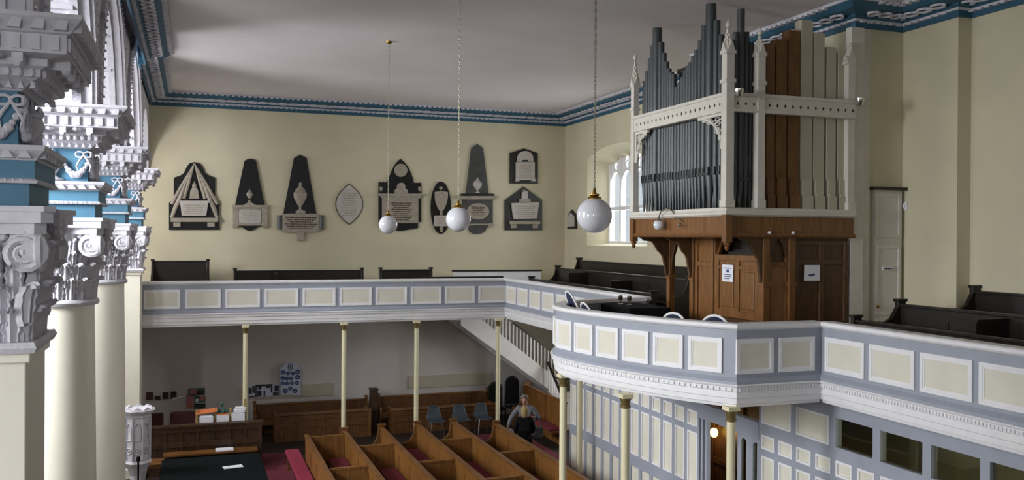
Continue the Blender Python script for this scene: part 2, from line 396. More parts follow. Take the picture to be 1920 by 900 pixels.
# ---- ceiling cornice with blue bands, dentils and an interlaced band
PATH = [(-.98, -3.9), (-.98, 20.6), (-1.1, 20.6), (-1.1, 27.0), (XR, 27.0), (XR, 16.5), (10.7, 16.5), (10.7, 12.5), (11.72, 12.5), (11.72, 11.3), (12.0, 11.3), (12.0, -3.9)]
def cornice(i, path):
    o = struct(MB().sweep(path, [(0, 3.63), (.04, 3.63), (.04, 3.74), (.14, 3.8), (.14, 3.83), (.4, 3.86), (.5, 3.95), (.5, 4.0), (0, 4.0)]).build('trim_%d' % i, NAVY))
    wbm = MB(); wbm.sweep(path, [(.04, 3.735), (.085, 3.735), (.095, 3.765), (.06, 3.79), (.04, 3.78)])
    wbm.sweep(path, [(.47, 3.955), (.53, 3.955), (.56, 3.995), (.47, 3.995)])
    for a, b in zip(path[:-1], path[1:]):
        a, b = Vector(a), Vector(b); L = (b - a).length
        if L < .3: continue
        t = (b - a) / L; nr = Vector((t.y, -t.x))
        q = MB((a.x, a.y, 0), t, nr)
        for k in range(int(L / .15)):
            q.box(.04 + k * .15, .13 + k * .15, .05, .105, 3.715, 3.745)
            q.box(.04 + k * .15, .12 + k * .15, .47, .56, 3.925, 3.96)
        step = .56; nn = max(1, round((L - .04) / step)); step = (L - .04) / nn
        for ph in (0, 1):
            for k in range(nn):
                pl = []
                for j in range(9):
                    u = j / 8; s_ = .02 + (k + u) * step
                    pl.append((s_, .265 + (1 if ph else -1) * .1 * math.sin(2 * PI * u) , 3.825 - (.012 if (ph == 0) == (u < .5) else 0)))
                for j in range(8):
                    p, r = Vector(pl[j]), Vector(pl[j + 1]); q.beam(p, r, .036, .035)
        wbm.v += q.v; wbm.f += [tuple(i_ + len(wbm.v) - len(q.v) for i_ in f_) for f_ in q.f]
    x = wbm.build('interlaced_moulding', PLASTER, o)
cornice(1, PATH[:4]); cornice(2, PATH[3:5]); cornice(3, PATH[4:])
# dado board on the back wall under the gallery, and the tall painted boards beside the organ
struct(MB().box(1.3, 4.0, 26.95, 27, -4.74, -4.4).box(6.3, 9.0, 26.95, 27, -4.66, -4.3).build('trim_4', DADO))
tb = MB().box(10.5, 10.76, 12.36, 12.5, -2.08, 3.6).box(10.78, 10.87, 12.4, 12.5, -2.08, 3.6).box(10.89, 10.95, 12.43, 12.5, -2.08, 3.6)
struct(tb.build('trim_5', OFFW))
# white door with an upper panel, in the face of the projecting wall
dr = struct(MB().box(11.06, 11.66, 12.44, 12.5, -2.08, .86).build('door_1', OFFW))
def dpart(mb, nm, mt):
    return mb.build(nm, mt, dr)
q = MB()
for z0, z1 in ((-2.0, -1.36), (-1.3, -.1), (.04, .8)):
    for a in (11.08, 11.58): q.box(a, a + .06, 12.42, 12.45, z0, z1)
    q.box(11.08, 11.64, 12.42, 12.45, z0, z0 + .05); q.box(11.08, 11.64, 12.42, 12.45, z1 - .05, z1)
dpart(q, 'door_moulding', OFFW)
dpart(MB().box(11.0, 11.7, 12.36, 12.5, .86, .91), 'dark_shelf', DARK)
dpart(MB().box(11.24, 11.46, 12.415, 12.44, -.53, -.47), 'label_plate', PAPER)
q = MB()
for k in range(5): q.box(11.27 + k * .035, 11.29 + k * .035, 12.41, 12.416, -.51, -.49)
dpart(q, 'lettering', INK)
dpart(MB().ball((11.12, 12.39, -1.15), .03, 10, 6).tube([(11.12, 12.39, -1.15), (11.12, 12.44, -1.15)], .012), 'door_knob', BRASS)
tag(MB().box(11.695, 11.72, 12.36, 12.46, .52, .66).box(11.665, 11.78, 12.39, 12.43, .56, .62).build('light_switch', PAPER),
    'small white light switch on the wall beside the upper door panel', 'light switch')

# ================================================================== ARCADE
def leaf(mb, base, nrm, h, w, out):      # one acanthus leaf: base point, outward normal
    nrm = Vector((nrm[0], nrm[1], 0)).normalized(); tn = Vector((-nrm.y, nrm.x, 0)); vs = []; fs = []
    T = [0, .1, .2, .3, .4, .5, .6, .7, .79, .87, .93, .98, 1.0, .98, .92]; NC = 9
    for i, t in enumerate(T):
        u = i / (len(T) - 1)
        o = out * (.12 + .88 * u ** 2.4) + .02
        ww = w * (.6 + .4 * math.sin(PI * min(1, u * 1.1))) * (1 - .6 * max(0, u - .7) / .3) * (1.1 if i % 3 == 1 else (1.02 if i % 3 == 2 else .86))
        for c_ in range(NC):
            s_ = c_ / (NC - 1) * 2 - 1
            rib = .016 * math.cos(2.5 * PI * s_) - .035 * s_ * s_ + .006 * (abs(s_) > .6) * (i % 3 == 1)
            p = Vector(base) + nrm * (o + rib) + tn * (ww * s_ / 2) + Vector((0, 0, h * t - .03 * abs(s_) + .01 * (i % 3 == 1) * abs(s_)))
            vs.append(tuple(p))
    for i in range(len(T) - 1):
        for j in range(NC - 1): fs.append((i * NC + j, i * NC + j + 1, (i + 1) * NC + j + 1, (i + 1) * NC + j))
    m_ = len(vs)
    vs += [tuple(Vector(v) - nrm * .03) for v in vs]
    fs += [tuple(m_ + i for i in f) for f in fs]
    rim = [j for j in range(NC)] + [i * NC + NC - 1 for i in range(1, len(T))] + [(len(T) - 1) * NC + j for j in range(NC - 2, -1, -1)] + [i * NC for i in range(len(T) - 2, 0, -1)]
    for a, b in zip(rim, rim[1:] + rim[:1]): fs.append((a, b, m_ + b, m_ + a))
    mb.add(vs, fs)
def volute(mb, c, nrm, r, side, depth=.09):
    nrm = Vector((nrm[0], nrm[1], 0)).normalized(); tn = Vector((-nrm.y, nrm.x, 0)) * side
    pts = []; rad = []
    for k in range(34):
        a = k / 33 * 2.4 * 2 * PI; rr = r * (1 - .9 * k / 33)
        pts.append(tuple(Vector(c) + tn * (rr * math.sin(a)) + Vector((0, 0, rr * math.cos(a))) + nrm * (.03 * k / 33))); rad.append(.036 * (1 - .5 * k / 33))
    mb.tube(pts, rad, 6)
    mb.tube([tuple(Vector(c) - nrm * .1), tuple(Vector(c) - nrm * .005)], r * .98, 14)
    mb.ball(tuple(Vector(c) + nrm * .03), r * .2, 8, 6)
def sqpath(cx, cy, h):
    return [(cx - h, cy - h), (cx - h, cy + h), (cx + h, cy + h), (cx + h, cy - h)][::-1]
def arcade_support(name, label, cx, cy, square, hw):
    t = thing(name, label, 'column', (cx, cy, FL))
    rad = hw
    if square:
        s_ = MB().box(cx - hw, cx + hw, cy - hw, cy + hw, FL + .5, -.84)
        s_.box(cx - hw - .03, cx + hw + .03, cy - hw - .03, cy + hw + .03, -.93, -.86)
        s_.build('shaft', SHAFT, t, bevel=.01)
        b = MB().box(cx - hw - .15, cx + hw + .15, cy - hw - .15, cy + hw + .15, FL, FL + .25).box(cx - hw - .08, cx + hw + .08, cy - hw - .08, cy + hw + .08, FL + .25, FL + .5)
        b.build('base', SHAFT, t, bevel=.03)
    else:
        MB().lathe([(rad * 1.1, FL + .5), (rad * 1.08, -3.5), (rad, -.95), (rad, -.84)], (cx, cy, 0), 40).build('shaft', SHAFT, t, smooth=True)
        MB().box(cx - .6, cx + .6, cy - .6, cy + .6, FL, FL + .2).lathe([(.58, FL + .2), (.6, FL + .27), (.55, FL + .36), (.5, FL + .4), (.53, FL + .45), (.48, FL + .5)], (cx, cy, 0), 32).build('base', SHAFT, t, smooth=True)
    # capital
    c = MB()
    if square:
        c.sweep(sqpath(cx, cy, hw), [(-.1, -.86), (.06, -.86), (.08, -.82), (.06, -.78), (-.1, -.78)], True)
        c.box(cx - hw + .02, cx + hw - .02, cy - hw + .02, cy + hw - .02, -.8, 0)
    else:
        c.lathe([(rad, -.88), (rad + .04, -.87), (rad + .06, -.835), (rad + .04, -.8), (rad, -.79)], (cx, cy, 0), 32)
        c.lathe([(rad - .02, -.8), (rad - .02, -.4), (rad + .03, -.12), (rad + .1, .02)], (cx, cy, 0), 32)
    cp = c.build('capital', PLASTER, t, smooth=True)
    lf = MB()
    def around(nn, off, rr):
        for k in range(nn):
            a = 2 * PI * (k + off) / nn
            if square:
                d = max(abs(math.cos(a)), abs(math.sin(a))); px, py = (hw + rr) * math.cos(a) / d, (hw + rr) * math.sin(a) / d
                if abs(abs(math.cos(a)) - abs(math.sin(a))) < 1e-3: nr = (math.cos(a), math.sin(a))
                elif abs(math.cos(a)) > abs(math.sin(a)): nr = (math.copysign(1, math.cos(a)), 0)
                else: nr = (0, math.copysign(1, math.sin(a)))
                yield (cx + px, cy + py), nr
            else:
                yield (cx + (rad + rr) * math.cos(a), cy + (rad + rr) * math.sin(a)), (math.cos(a), math.sin(a))
    n1 = 32 if square else 20
    for p, nr in around(n1, .5, -.02): leaf(lf, (p[0], p[1], -.79), nr, .27, .15, .1)
    for p, nr in around(n1, 0, -.01): leaf(lf, (p[0], p[1], -.64), nr, .3, .15, .13)
    for p, nr in around(n1, .5, .01): leaf(lf, (p[0], p[1], -.46), nr, .26, .13, .12)
    for p, nr in around(n1 // 2, .25, .03): leaf(lf, (p[0], p[1], -.34), nr, .3, .1, .12)
    lf.build('acanthus_leaves', PLASTER, t, smooth=True, angle=50)
    ab = hw + .19
    a_ = MB()
    def conc(h_, dip):
        pts_ = []
        for sx, sy in ((1, 0), (0, 1), (-1, 0), (0, -1)):
            for k in range(-4, 5):
                u = k / 4; d = h_ - dip * (1 - u * u); v = u * (h_ - .07)
                pts_.append((cx + sx * d - sy * v, cy + sy * d + sx * v))
        return pts_
    a_.prism(conc(ab, .09), .08, .2, 'z'); a_.prism(conc(ab - .05, .09), .0, .08, 'z'); a_.prism(conc(ab + .02, .09), .16, .2, 'z')
    for sx, sy in ((1, 0), (0, 1), (-1, 0), (0, -1)):       # rosette in the middle of each side
        a_.ball((cx + sx * (ab - .06), cy + sy * (ab - .06), .08), .09, 10, 6)
        for k in range(6):
            q_ = k * PI / 3; a_.ball((cx + sx * (ab - .04) - sy * .08 * math.cos(q_), cy + sy * (ab - .04) + sx * .08 * math.cos(q_), .08 + .08 * math.sin(q_)), .045, 6, 5)
    a_.build('abacus', PLASTER, t)
    vo = MB()
    for sx, sy in ((1, 0), (0, 1), (-1, 0), (0, -1)):
        for sd in (-1, 1):
            v = ab - .19
            volute(vo, (cx + sx * (ab - .1) - sy * v * sd, cy + sy * (ab - .1) + sx * v * sd, -.13), (sx, sy), .145, sd)
        for k in range(-5, 6): vo.ball((cx + sx * (ab - .17) - sy * k * .075, cy + sy * (ab - .17) + sx * k * .075, -.02), .036, 6, 5)
    vo.build('volute', PLASTER, t, smooth=True)
    # entablature block
    e = hw if square else .45
    p = sqpath(cx, cy, e)
    en = MB().sweep(p, [(-.4, .2), (.02, .2), (.02, .37), (.06, .37), (.06, .53), (-.07, .56), (-.07, 1.06), (-.4, 1.06)], True)
    en.box(cx - .3, cx + .3, cy - .3, cy + .3, .18, 1.45)
    en.build('entablature', BLUE, t)
    wm = MB().sweep(p, [(.0, .365), (.075, .365), (.085, .385), (.06, .4), (.0, .4)], True)
    wm.sweep(p, [(-.1, .53), (.07, .53), (.09, .56), (.13, .6), (.14, .635), (-.1, .65)], True)
    nb = 9
    def facebeads(fn):
        for sx, sy in ((1, 0), (0, 1), (-1, 0), (0, -1)):
            fn(MB((cx + sx * e, cy + sy * e, 0), (-sy, sx), (sx, sy)))
    def put(dst, q):
        nv = len(dst.v); dst.v += q.v; dst.f += [tuple(i + nv for i in f) for f in q.f]
    def arch_beads(q):
        for k in range(18): q.ball((-e + e * 2 * (k + .5) / 18, .07, .383), .017, 5, 4)
        for k in range(nb):
            a = -e - .06 + (2 * e + .12) * (k + .5) / nb
            q.prism([(a - .045, .545), (a, .615), (a + .045, .545)], .08, .125, 'y')
        put(wm, q)
    facebeads(arch_beads)
    wm.build('architrave_moulding', PLASTER, t)
    cr = MB().sweep(p, [(-.3, 1.04), (-.04, 1.04), (.03, 1.1), (.1, 1.13), (.1, 1.18), (.15, 1.2), (.15, 1.25), (.29, 1.27), (.29, 1.4), (.32, 1.41), (.35, 1.45), (.4, 1.5), (.4, 1.53), (-.3, 1.53)], True)
    def cor(q):
        k = 0; L = 2 * (e + .29); nn = 12
        for k in range(nn):                                # dentils on the corona
            a = -e - .29 + L * (k + .5) / nn; q.box(a - .032, a + .018, .285, .31, 1.29, 1.385)
        nn = 11
        for k in range(nn):                                # acanthus of the top moulding
            a = -e - .34 + 2 * (e + .34) * (k + .5) / nn
            q.prism([(a - .05, 1.42), (a + .03, 1.42), (a + .045, 1.5), (a - .01, 1.5)], .33, .385, 'y')
        for k in range(4):                                 # scrolled brackets under the corona
            a = -e + .02 + (2 * e - .04) * k / 3
            q.box(a - .035, a + .035, .13, .28, 1.2, 1.265); q.ball((a, .25, 1.2), .035, 6, 5)
        for k in range(3):
            a = -e + .02 + (2 * e - .04) * (k + .5) / 3; q.ball((a, .21, 1.25), .055, 8, 5, .5)
        nn = 14
        for k in range(nn):                                # eggs
            a = -e - .08 + 2 * (e + .08) * (k + .5) / nn; q.ball((a, .11, 1.155), .027, 6, 5, 1.25)
            q.prism([(a - .02, 1.05), (a, 1.1), (a + .02, 1.05)], .03, .06, 'y')
        put(cr, q)
    facebeads(cor)
    cr.build('cornice', PLASTER, t)
    # frieze relief: urn, garland and ribbon on the faces towards the nave and towards the west
    for sx, sy in ((1, 0), (0, -1), (0, 1)):
        fr = (Vector((cx, cy, 0)) + Vector((sx, sy, 0)) * (e - .07), (-sy, sx), (sx, sy))
        q = MB(*fr)
        q.lathe([(.12, .655), (.12, .67), (.06, .69), (.03, .72), (.07, .78), (.1, .85), (.1, .88), (.06, .9), (.07, .92), (.035, .95), (.018, .99), (.004, 1.03)], (0, .03, 0), 14, 1, .8)
        for sd in (-1, 1): q.tube([(sd * .09, .04, .87), (sd * .13, .04, .89), (sd * .13, .04, .84)], .012, 5)
        q.build('urn', PLASTER, t, smooth=True)
        for sd in (-1, 1):
            q = MB(*fr); q2 = MB(*fr)
            for k in range(13):
                u = k / 12; a = sd * (.1 + .3 * u); z = .9 - .18 * math.sin(PI * u)
                q.ball((a, .03, z), .02 + .02 * math.sin(PI * u) ** 2 + (.008 if k % 2 else 0), 7, 5)
            q.build('garland', PLASTER, t, smooth=True)
            bx = sd * .34
            for sg in (-1, 1):
                q2.tube([(bx + sg * .06 * (1 - math.cos(a * PI / 5)) / 1.3, .04, .97 + .035 * math.sin(a * PI / 5)) for a in range(11)], .012, 6)
                q2.tube([(bx, .04, .96), (bx + sg * .05, .05, .89), (bx + sg * .08, .04, .83), (bx + sg * .06, .04, .76)], [.01, .015, .012, .005], 6)
            q2.build('ribbon', PLASTER, t, smooth=True)
    return t
arcade_support('arcade_pier', 'square cream pier with ornate white capital, closest to the viewer', -1.58, 7.75, True, .45)
arcade_support('arcade_column', 'round cream column, sunlit white capital, standing next to the square pier', -1.58, 12.4, False, .43)
arcade_support('arcade_column', 'round cream column behind the brightly sunlit one, half hidden by it', -1.58, 17.65, False, .43)
arcade_support('arcade_pilaster', 'flat cream pilaster where the panelled gallery front meets the arcade', -1.58, 22.98, True, .45)

# ================================================================== GALLERY FRONTS
def put(dst, q):
    nv = len(dst.v); dst.v += q.v; dst.f += [tuple(i + nv for i in f) for f in q.f]
BODY = [(0, -1.2), (0, -1.85), (.05, -1.9), (.05, -1.94), (-.14, -1.94), (-.14, -1.2)]
CAPP = [(0, -1.22), (.03, -1.205), (.05, -1.18), (.05, -1.145), (.03, -1.13), (-.17, -1.13), (-.19, -1.15), (-.19, -1.2), (-.14, -1.22)]
CORN = [(-.14, -1.935), (.075, -1.935), (.085, -1.945), (.075, -1.965), (.05, -1.975), (.045, -2.03), (.03, -2.04), (.03, -2.12), (.015, -2.13), (.01, -2.2), (-.02, -2.21), (-.03, -2.25), (-.14, -2.25)]
def parapet(name, label, path, panels, group='panelled gallery fronts'):
    t = thing(name, label, 'gallery front', (path[0][0], path[0][1], -2.08))
    MB().sweep(path, BODY).build('fascia', BLUEGREY, t)
    MB().sweep(path, CAPP).build('cap_rail', WHITE, t)
    c = MB().sweep(path, CORN)
    for a, b in zip(path[:-1], path[1:]):                 # dentil course
        a, b = Vector(a), Vector(b); L = (b - a).length; tt = (b - a) / L
        q = MB((a.x, a.y, 0), tt, (tt.y, -tt.x))
        for k in range(int(L / .05)): q.box(.01 + k * .05, .04 + k * .05, .04, .062, -2.02, -1.985)
        put(c, q)
    c.build('cornice', WHITE, t)
    for (cx, cy, tx, ty, w) in panels:
        z0, z1 = -1.8, -1.335; h = w / 2
        fr = ((cx, cy, 0), (tx, ty), (ty, -tx))
        p = MB(*fr).box(-h + .02, h - .02, -.01, .008, z0 + .02, z1 - .02).build('panel', PANEL, t)
        q = MB(*fr)
        for d0, d1, y1 in ((0, .045, .022), (.045, .065, .014)):
            a = h - d0; b = h - d1; lo, hi = z0 + d0, z1 - d0; li, hi2 = z0 + d1, z1 - d1
            o4 = [(-a, lo), (a, lo), (a, hi), (-a, hi)]; i4 = [(-b, li), (b, li), (b, hi2), (-b, hi2)]
            for k in range(4):
                q.prism([o4[k], o4[(k + 1) % 4], i4[(k + 1) % 4], i4[k]], -.005, y1, 'y')
        q.build('panel_moulding', WHITE, p)
    return t
GX, GY = 8.18, 23.4
parapet('gallery_parapet', 'long panelled gallery front under the wall memorials, ten wide panels', [(-1.125, GY), (GX, GY)],
        [(-.68 + .943 * k, GY, 1, 0, .83) for k in range(10)])
# the continuing side gallery front beyond the bow, ending by the organ
parapet('gallery_parapet', 'receding panelled gallery front between the corner and the bowed balcony', [(GX, GY), (GX, 15.4)],
        [(GX, 22.9 - .89 * k, 0, -1, .76) for k in range(8)])
arcp = []
for k in range(0, 41):                                     # broad curve, then a tighter one back to the straight front
    a = math.radians(35.15 - 30.5 * k / 40); arcp.append((12.08 - 6.43 * math.cos(a), 13.9 - 6.43 * math.sin(a)))
x0_, y0_ = arcp[-1]
for k in range(1, 31):
    a = PI / 2 * k / 30; arcp.append((GX - .06 - (GX - .06 - x0_) * math.cos(a), y0_ + (15.42 - y0_) * math.sin(a)))
bow = (arcp + [(GX, 15.42)])[::-1] + [(GX, arcp[0][1])]
pn = []; dist = 0; nxt = .06 + .29 + .1
for a, b in zip(arcp[:-1], arcp[1:]):
    L = math.dist(a, b)
    while nxt <= dist + L and nxt < 7.4:
        u = (nxt - dist) / L; pn.append((a[0] + (b[0] - a[0]) * u, a[1] + (b[1] - a[1]) * u, (a[0] - b[0]) / L, (a[1] - b[1]) / L, .5)); nxt += .584
    dist += L
for x_ in (7.1, 7.77): pn.append((x_, arcp[0][1], 1, 0, .58))
parapet('bowed_parapet', 'bowed panelled balcony front curving out below the pipe organ', bow, pn)
parapet('gallery_parapet', 'panelled side gallery front running from the bowed balcony towards the viewer', [(GX, arcp[0][1]), (GX, -3.9)],
        [(GX, 9.72 - .85 * k, 0, -1, .76) for k in range(15)])
# slender iron columns
def iron_column(x, y, label):
    t = thing('gallery_column', label, 'column', (x, y, FL), 'slender iron gallery columns')
    MB().lathe([(.062, FL + .3), (.057, -2.42)], (x, y, 0), 16).build('shaft', COLC, t, smooth=True)
    MB().lathe([(.057, -2.44), (.075, -2.43), (.075, -2.4), (.06, -2.39), (.07, -2.34), (.085, -2.31), (.085, -2.29)], (x, y, 0), 16).build('necking', NECK, t, smooth=True)
    MB().box(x - .085, x + .085, y - .085, y + .085, -2.29, -2.235).build('abacus', COLC, t)
    MB().lathe([(.13, FL), (.13, FL + .12), (.09, FL + .18), (.075, FL + .3)], (x, y, 0), 16).build('base', COLC, t, smooth=True)
iron_column(1.27, 23.3, 'thin cream column standing beside the leaflet boxes')
iron_column(3.72, 23.3, 'second thin cream column along from the leaflet boxes, behind the pine pew ends')
iron_column(5.64, 23.3, 'thin cream column beside the first of the grey plastic chairs')
iron_column(7.94, 23.3, 'thin cream column crossing in front of the staircase balusters')
iron_column(8.12, 18.2, 'thin cream column set back under the bow, close to the panelled screen')
iron_column(5.75, 13.55, 'thin cream column at the outermost point of the bowed balcony')
iron_column(5.87, 11.55, 'cream column with bronze collar under the bow, midway from its outermost column to its corner')
iron_column(6.79, 10.27, 'cream column under the sharp corner of the bowed balcony by the lit doorway')

# ================================================================== SCREEN UNDER THE SIDE GALLERY
SX = 8.45
sp = thing('panelled_screen', 'blue-grey panelled screen with cream panels, a doorway and glazed lights under the gallery', 'screen', (SX, 13.0, FL))
fr = MB()
rows = []                                                   # (y0,y1,z0,z1,kind)
ZP = [(-5.42, -4.62), (-4.38, -3.45), (-3.34, -3.07), (-2.9, -2.48)]
cells = []
for k in range(13):
    y1 = 19.45 - k * .4415; y0 = y1 - .33
    for z0, z1 in ZP: cells.append((y0, y1, z0, z1, 'p'))
for k in range(12):
    y1 = 11.92 - k * .43; y0 = y1 - .32
    for z0, z1 in ((-5.42, -4.62), (-4.38, -3.4), (-3.29, -3.07)): cells.append((y0, y1, z0, z1, 'p'))
for k in range(7):
    y1 = 11.92 - k * .853; cells.append((y1 - .72, y1, -2.89, -2.48, 'p' if k < 2 else 'g'))
# frame as a lattice of rails and stiles around the cells
def lattice(y0, y1, rows_, x0, x1):
    """rows_: list of (z0, z1, [cell (a, b)])"""
    zs = [FL]
    for z0, z1, cs in rows_:
        fr.box(x0, x1, y0, y1, zs[-1], z0); zs.append(z1)
        e = y0
        for a, b in sorted(cs):
            fr.box(x0, x1, e, a, z0, z1); e = b
        fr.box(x0, x1, e, y1, z0, z1)
    fr.box(x0, x1, y0, y1, zs[-1], -2.24)
ga = [(19.45 - k * .4415 - .33, 19.45 - k * .4415) for k in range(13)]
lattice(13.75, 19.5, [(z0, z1, ga) for z0, z1 in ZP], SX, SX + .1)
gb = [(11.92 - k * .43 - .32, 11.92 - k * .43) for k in range(12)]
gc = [(11.92 - k * .853 - .72, 11.92 - k * .853) for k in range(7)]
lattice(5.95, 12.0, [(-5.42, -4.62, gb), (-4.38, -3.4, gb), (-3.29, -3.07, gb), (-2.89, -2.48, gc)], SX, SX + .1)
fr.box(SX - .01, SX + .11, 12.0, 13.75, -3.16, -2.9)
fr.box(SX, SX + .1, 11.97, 12.05, FL, -2.9)
fr.box(SX, SX + .1, -4, 5.95, FL, -2.24)
fr.build('frame', BLUEGREY, sp)
for y0, y1, z0, z1, kd in cells:
    if y0 < 6.0 and kd == 'p' and z0 < -5: continue
    if kd == 'p':
        p = MB().box(SX + .015, SX + .05, y0 + .01, y1 - .01, z0 + .01, z1 - .01).build('panel', PANEL, sp)
        if z0 > -5:
            q = MB(); w_ = .03
            for a, b, c, d in ((y0, y1, z0, z0 + w_), (y0, y1, z1 - w_, z1), (y0, y0 + w_, z0, z1), (y1 - w_, y1, z0, z1)):
                q.box(SX - .01, SX + .03, a, b, c, d)
            q.build('panel_moulding', WHITE, p)
    else:
        MB().box(SX + .04, SX + .05, y0, y1, z0, z1).build('glass_pane', DGLASS, sp)
# doorway: moulded jambs, one leaf shut with two round-headed slots
q = MB()
for a, d in ((13.75, .02), (13.66, .0), (13.56, -.02)): q.box(SX - .03 + d * -1, SX + .06, a - .06, a + .0, FL, -3.16)
q.build('door_jamb', BLUEGREY, sp)
dl = MB()
def slot(y0, y1, z0, z1, n=8):
    c = (y0 + y1) / 2; r = (y1 - y0) / 2
    return [(c + r * math.cos(PI * i / n), z1 - r + r * math.sin(PI * i / n)) for i in range(n + 1)]
sl = [(12.04, 12.19), (12.37, 12.52)]
dl.box(SX + .02, SX + .07, 11.98, 12.04, FL + .02, -3.17); dl.box(SX + .02, SX + .07, 12.19, 12.37, FL + .02, -3.17); dl.box(SX + .02, SX + .07, 12.52, 12.62, FL + .02, -3.17)
for y0, y1 in sl:
    dl.box(SX + .02, SX + .07, y0, y1, FL + .02, -4.6)
    arc_ = slot(y0, y1, -4.6, -3.24)
    dl.prism([(y1, -3.17)] + arc_ + [(y0, -3.17)], SX + .02, SX + .07, 'x')
dlo = dl.build('door', BLUEGREY, sp)
for y0, y1 in sl: MB().box(SX + .04, SX + .05, y0, y1, -4.6, -3.24).build('glass_slot', DGLASS, dlo)
MB().ball((SX - .02, 12.58, -4.6), .03, 8, 6).build('door_knob', BRASS, dlo)
# inside: a brown panelled lobby wall and a lit wall lamp
lob = MB().box(9.75, 9.83, 12.2, 19.4, FL, -2.24)
for k in range(7): lob.box(9.72, 9.76, 12.3 + k, 12.36 + k, FL, -2.3)
lob.box(9.71, 9.76, 12.2, 19.4, -3.0, -2.9).box(9.71, 9.76, 12.2, 19.4, -4.4, -4.3)
tag(lob.build('lobby_screen', MIDW), 'brown timber lobby wall glimpsed through the lit doorway', 'screen')
lp = thing('wall_lamp', 'glowing warm yellow lamp seen through the doorway in the blue-grey screen', 'lamp', (9.7, 15.2, -3.75))
MB().ball((9.6, 15.1, -3.78), .08, 14, 10, 1.15).build('bulb', BULB, lp, smooth=True)
MB().tube([(9.72, 15.1, -3.6), (9.62, 15.1, -3.58), (9.6, 15.1, -3.66)], .02, 8).box(9.7, 9.72, 15.2, 15.34, -3.7, -3.5).build('bracket', BRASS, lp)
l = bpy.data.lights.new('wall_lamp_light', 'POINT'); l.energy = 14; l.color = (1, .62, .28); l.shadow_soft_size = .1
lo = bpy.data.objects.new('wall_lamp_light', l); COL.objects.link(lo); lo.location = (9.45, 15.15, H - 3.78)

# ================================================================== STAIRCASE
st = thing('staircase', 'white staircase with thin balusters and dark handrail rising to the gallery', 'staircase', (10.6, 26, FL))
SA, SB = Vector((10.75, 25.7, -4.75)), Vector((7.65, 25.7, -2.5))
dz = (SB.z - SA.z) / (SB.x - SA.x)
def sz(x): return SA.z + (x - SA.x) * dz
q = MB()
for yy in (25.62, 26.85):
    q.prism([(10.95, sz(10.95) - .2), (7.55, sz(7.55) - .2), (7.55, -2.24), (7.9, -2.24), (10.95, sz(10.95) + .3)], yy, yy + .06, 'y')
q.build('stringer', WHITE, st)
q = MB(); nst = 13
for k in range(nst):
    x0 = 10.85 - k * (10.85 - 7.75) / nst; x1 = x0 - (10.85 - 7.75) / nst
    q.box(x1, x0, 25.66, 26.87, sz(x0) - .02, sz(x0) + .1)
q.build('tread', WHITE, st)
for k in range(22):
    x_ = 10.6 - k * .115
    if sz(x_) + 1.05 > -2.25: top = -2.26
    else: top = sz(x_) + 1.0
    if top - (sz(x_) + .2) > .1: MB().box(x_ - .018, x_ + .018, 25.63, 25.66, sz(x_) + .15, top).build('baluster', WHITE, st)
MB().beam((10.62, 25.645, sz(10.62) + 1.03), (9.2, 25.645, sz(9.2) + 1.03), .06, .05).box(10.6, 10.78, 25.61, 25.68, sz(10.7) + 1.0, sz(10.7) + 1.05).build('handrail', DARK, st)
MB().box(10.72, 10.8, 25.6, 25.68, -4.9, sz(10.75) + 1.0).build('newel', WHITE, st)
# lower flight turning towards the nave
lf = thing('lower_stair_flight', 'short lower stair flight with white balusters beside the thin column at the bow', 'staircase', (10.7, 24.4, FL))
q = MB()
for k in range(5): q.box(10.3, 11.4, 25.5 - (k + 1) * .26, 25.5 - k * .26, FL, -4.75 - k * .18)
q.build('tread', WHITE, lf)
for k in range(9):
    yy = 25.45 - k * .14; MB().box(10.3, 10.34, yy - .018, yy + .018, -4.8 - k * .1, -3.9 - k * .1).build('baluster', WHITE, lf)
MB().beam((10.32, 25.55, -3.83), (10.32, 24.25, -4.8), .06, .06).build('handrail', DARK, lf)
# white boarded well of the stair at gallery level
sw = thing('stairwell_rail', 'white boarded stairwell enclosure with black top rail on the gallery', 'railing', (8.6, 26, -2.08))
MB().box(7.8, 10.2, 25.9, 25.96, -2.08, -1.04).box(7.4, 7.8, 25.9, 25.96, -2.08, -1.04).build('boarding', WHITE, sw)
MB().box(7.36, 10.24, 25.87, 25.99, -1.04, -1.0).build('top_rail', DARK, sw)
MB().box(6.0, 8.3, 23.95, 24.0, -1.16, -1.1).box(6.0, 6.06, 23.95, 24.0, -2.08, -1.1).box(8.2, 8.26, 23.95, 24.0, -2.08, -1.1).build('hand_rail', DARK, sw)

# ================================================================== PIPE ORGAN
og = thing('pipe_organ', 'pipe organ with grey front pipes, cream posts and brown timber case', 'organ', (9.3, 13.9, -2.08))
OX, OY, OYB, OXR = 8.03, 12.3, 15.5, 10.48
def pipe(x, y, ztop, r, ps, zf=.5, zm=1.07, mt=PIPE, mouth=(-1, 0)):
    b = MB().lathe([(r * .28, zf), (r, zm), (r, ztop), (r * .92, ztop), (r * .92, ztop - .3)], (x, y, 0), 12)
    mx, my = mouth
    b.prism([(-r * .62, zm + .02), (r * .62, zm + .02), (r * .5, zm + .16), (0, zm + .34 if r > .05 else zm + .2), (-r * .5, zm + .16)], r * .86, r * 1.02, 'y') if False else None
    q = MB((x, y, 0), (-my, mx), (mx, my))
    q.box(-r * .7, r * .7, r * .6, r * 1.12, zm - .012, zm + .014)
    q.box(-r * .85, -r * .62, r * .3, r * 1.05, zm - .02, zm + .12); q.box(r * .62, r * .85, r * .3, r * 1.05, zm - .02, zm + .12)
    put(b, q)
    return b.build('pipe', mt, ps, smooth=True)
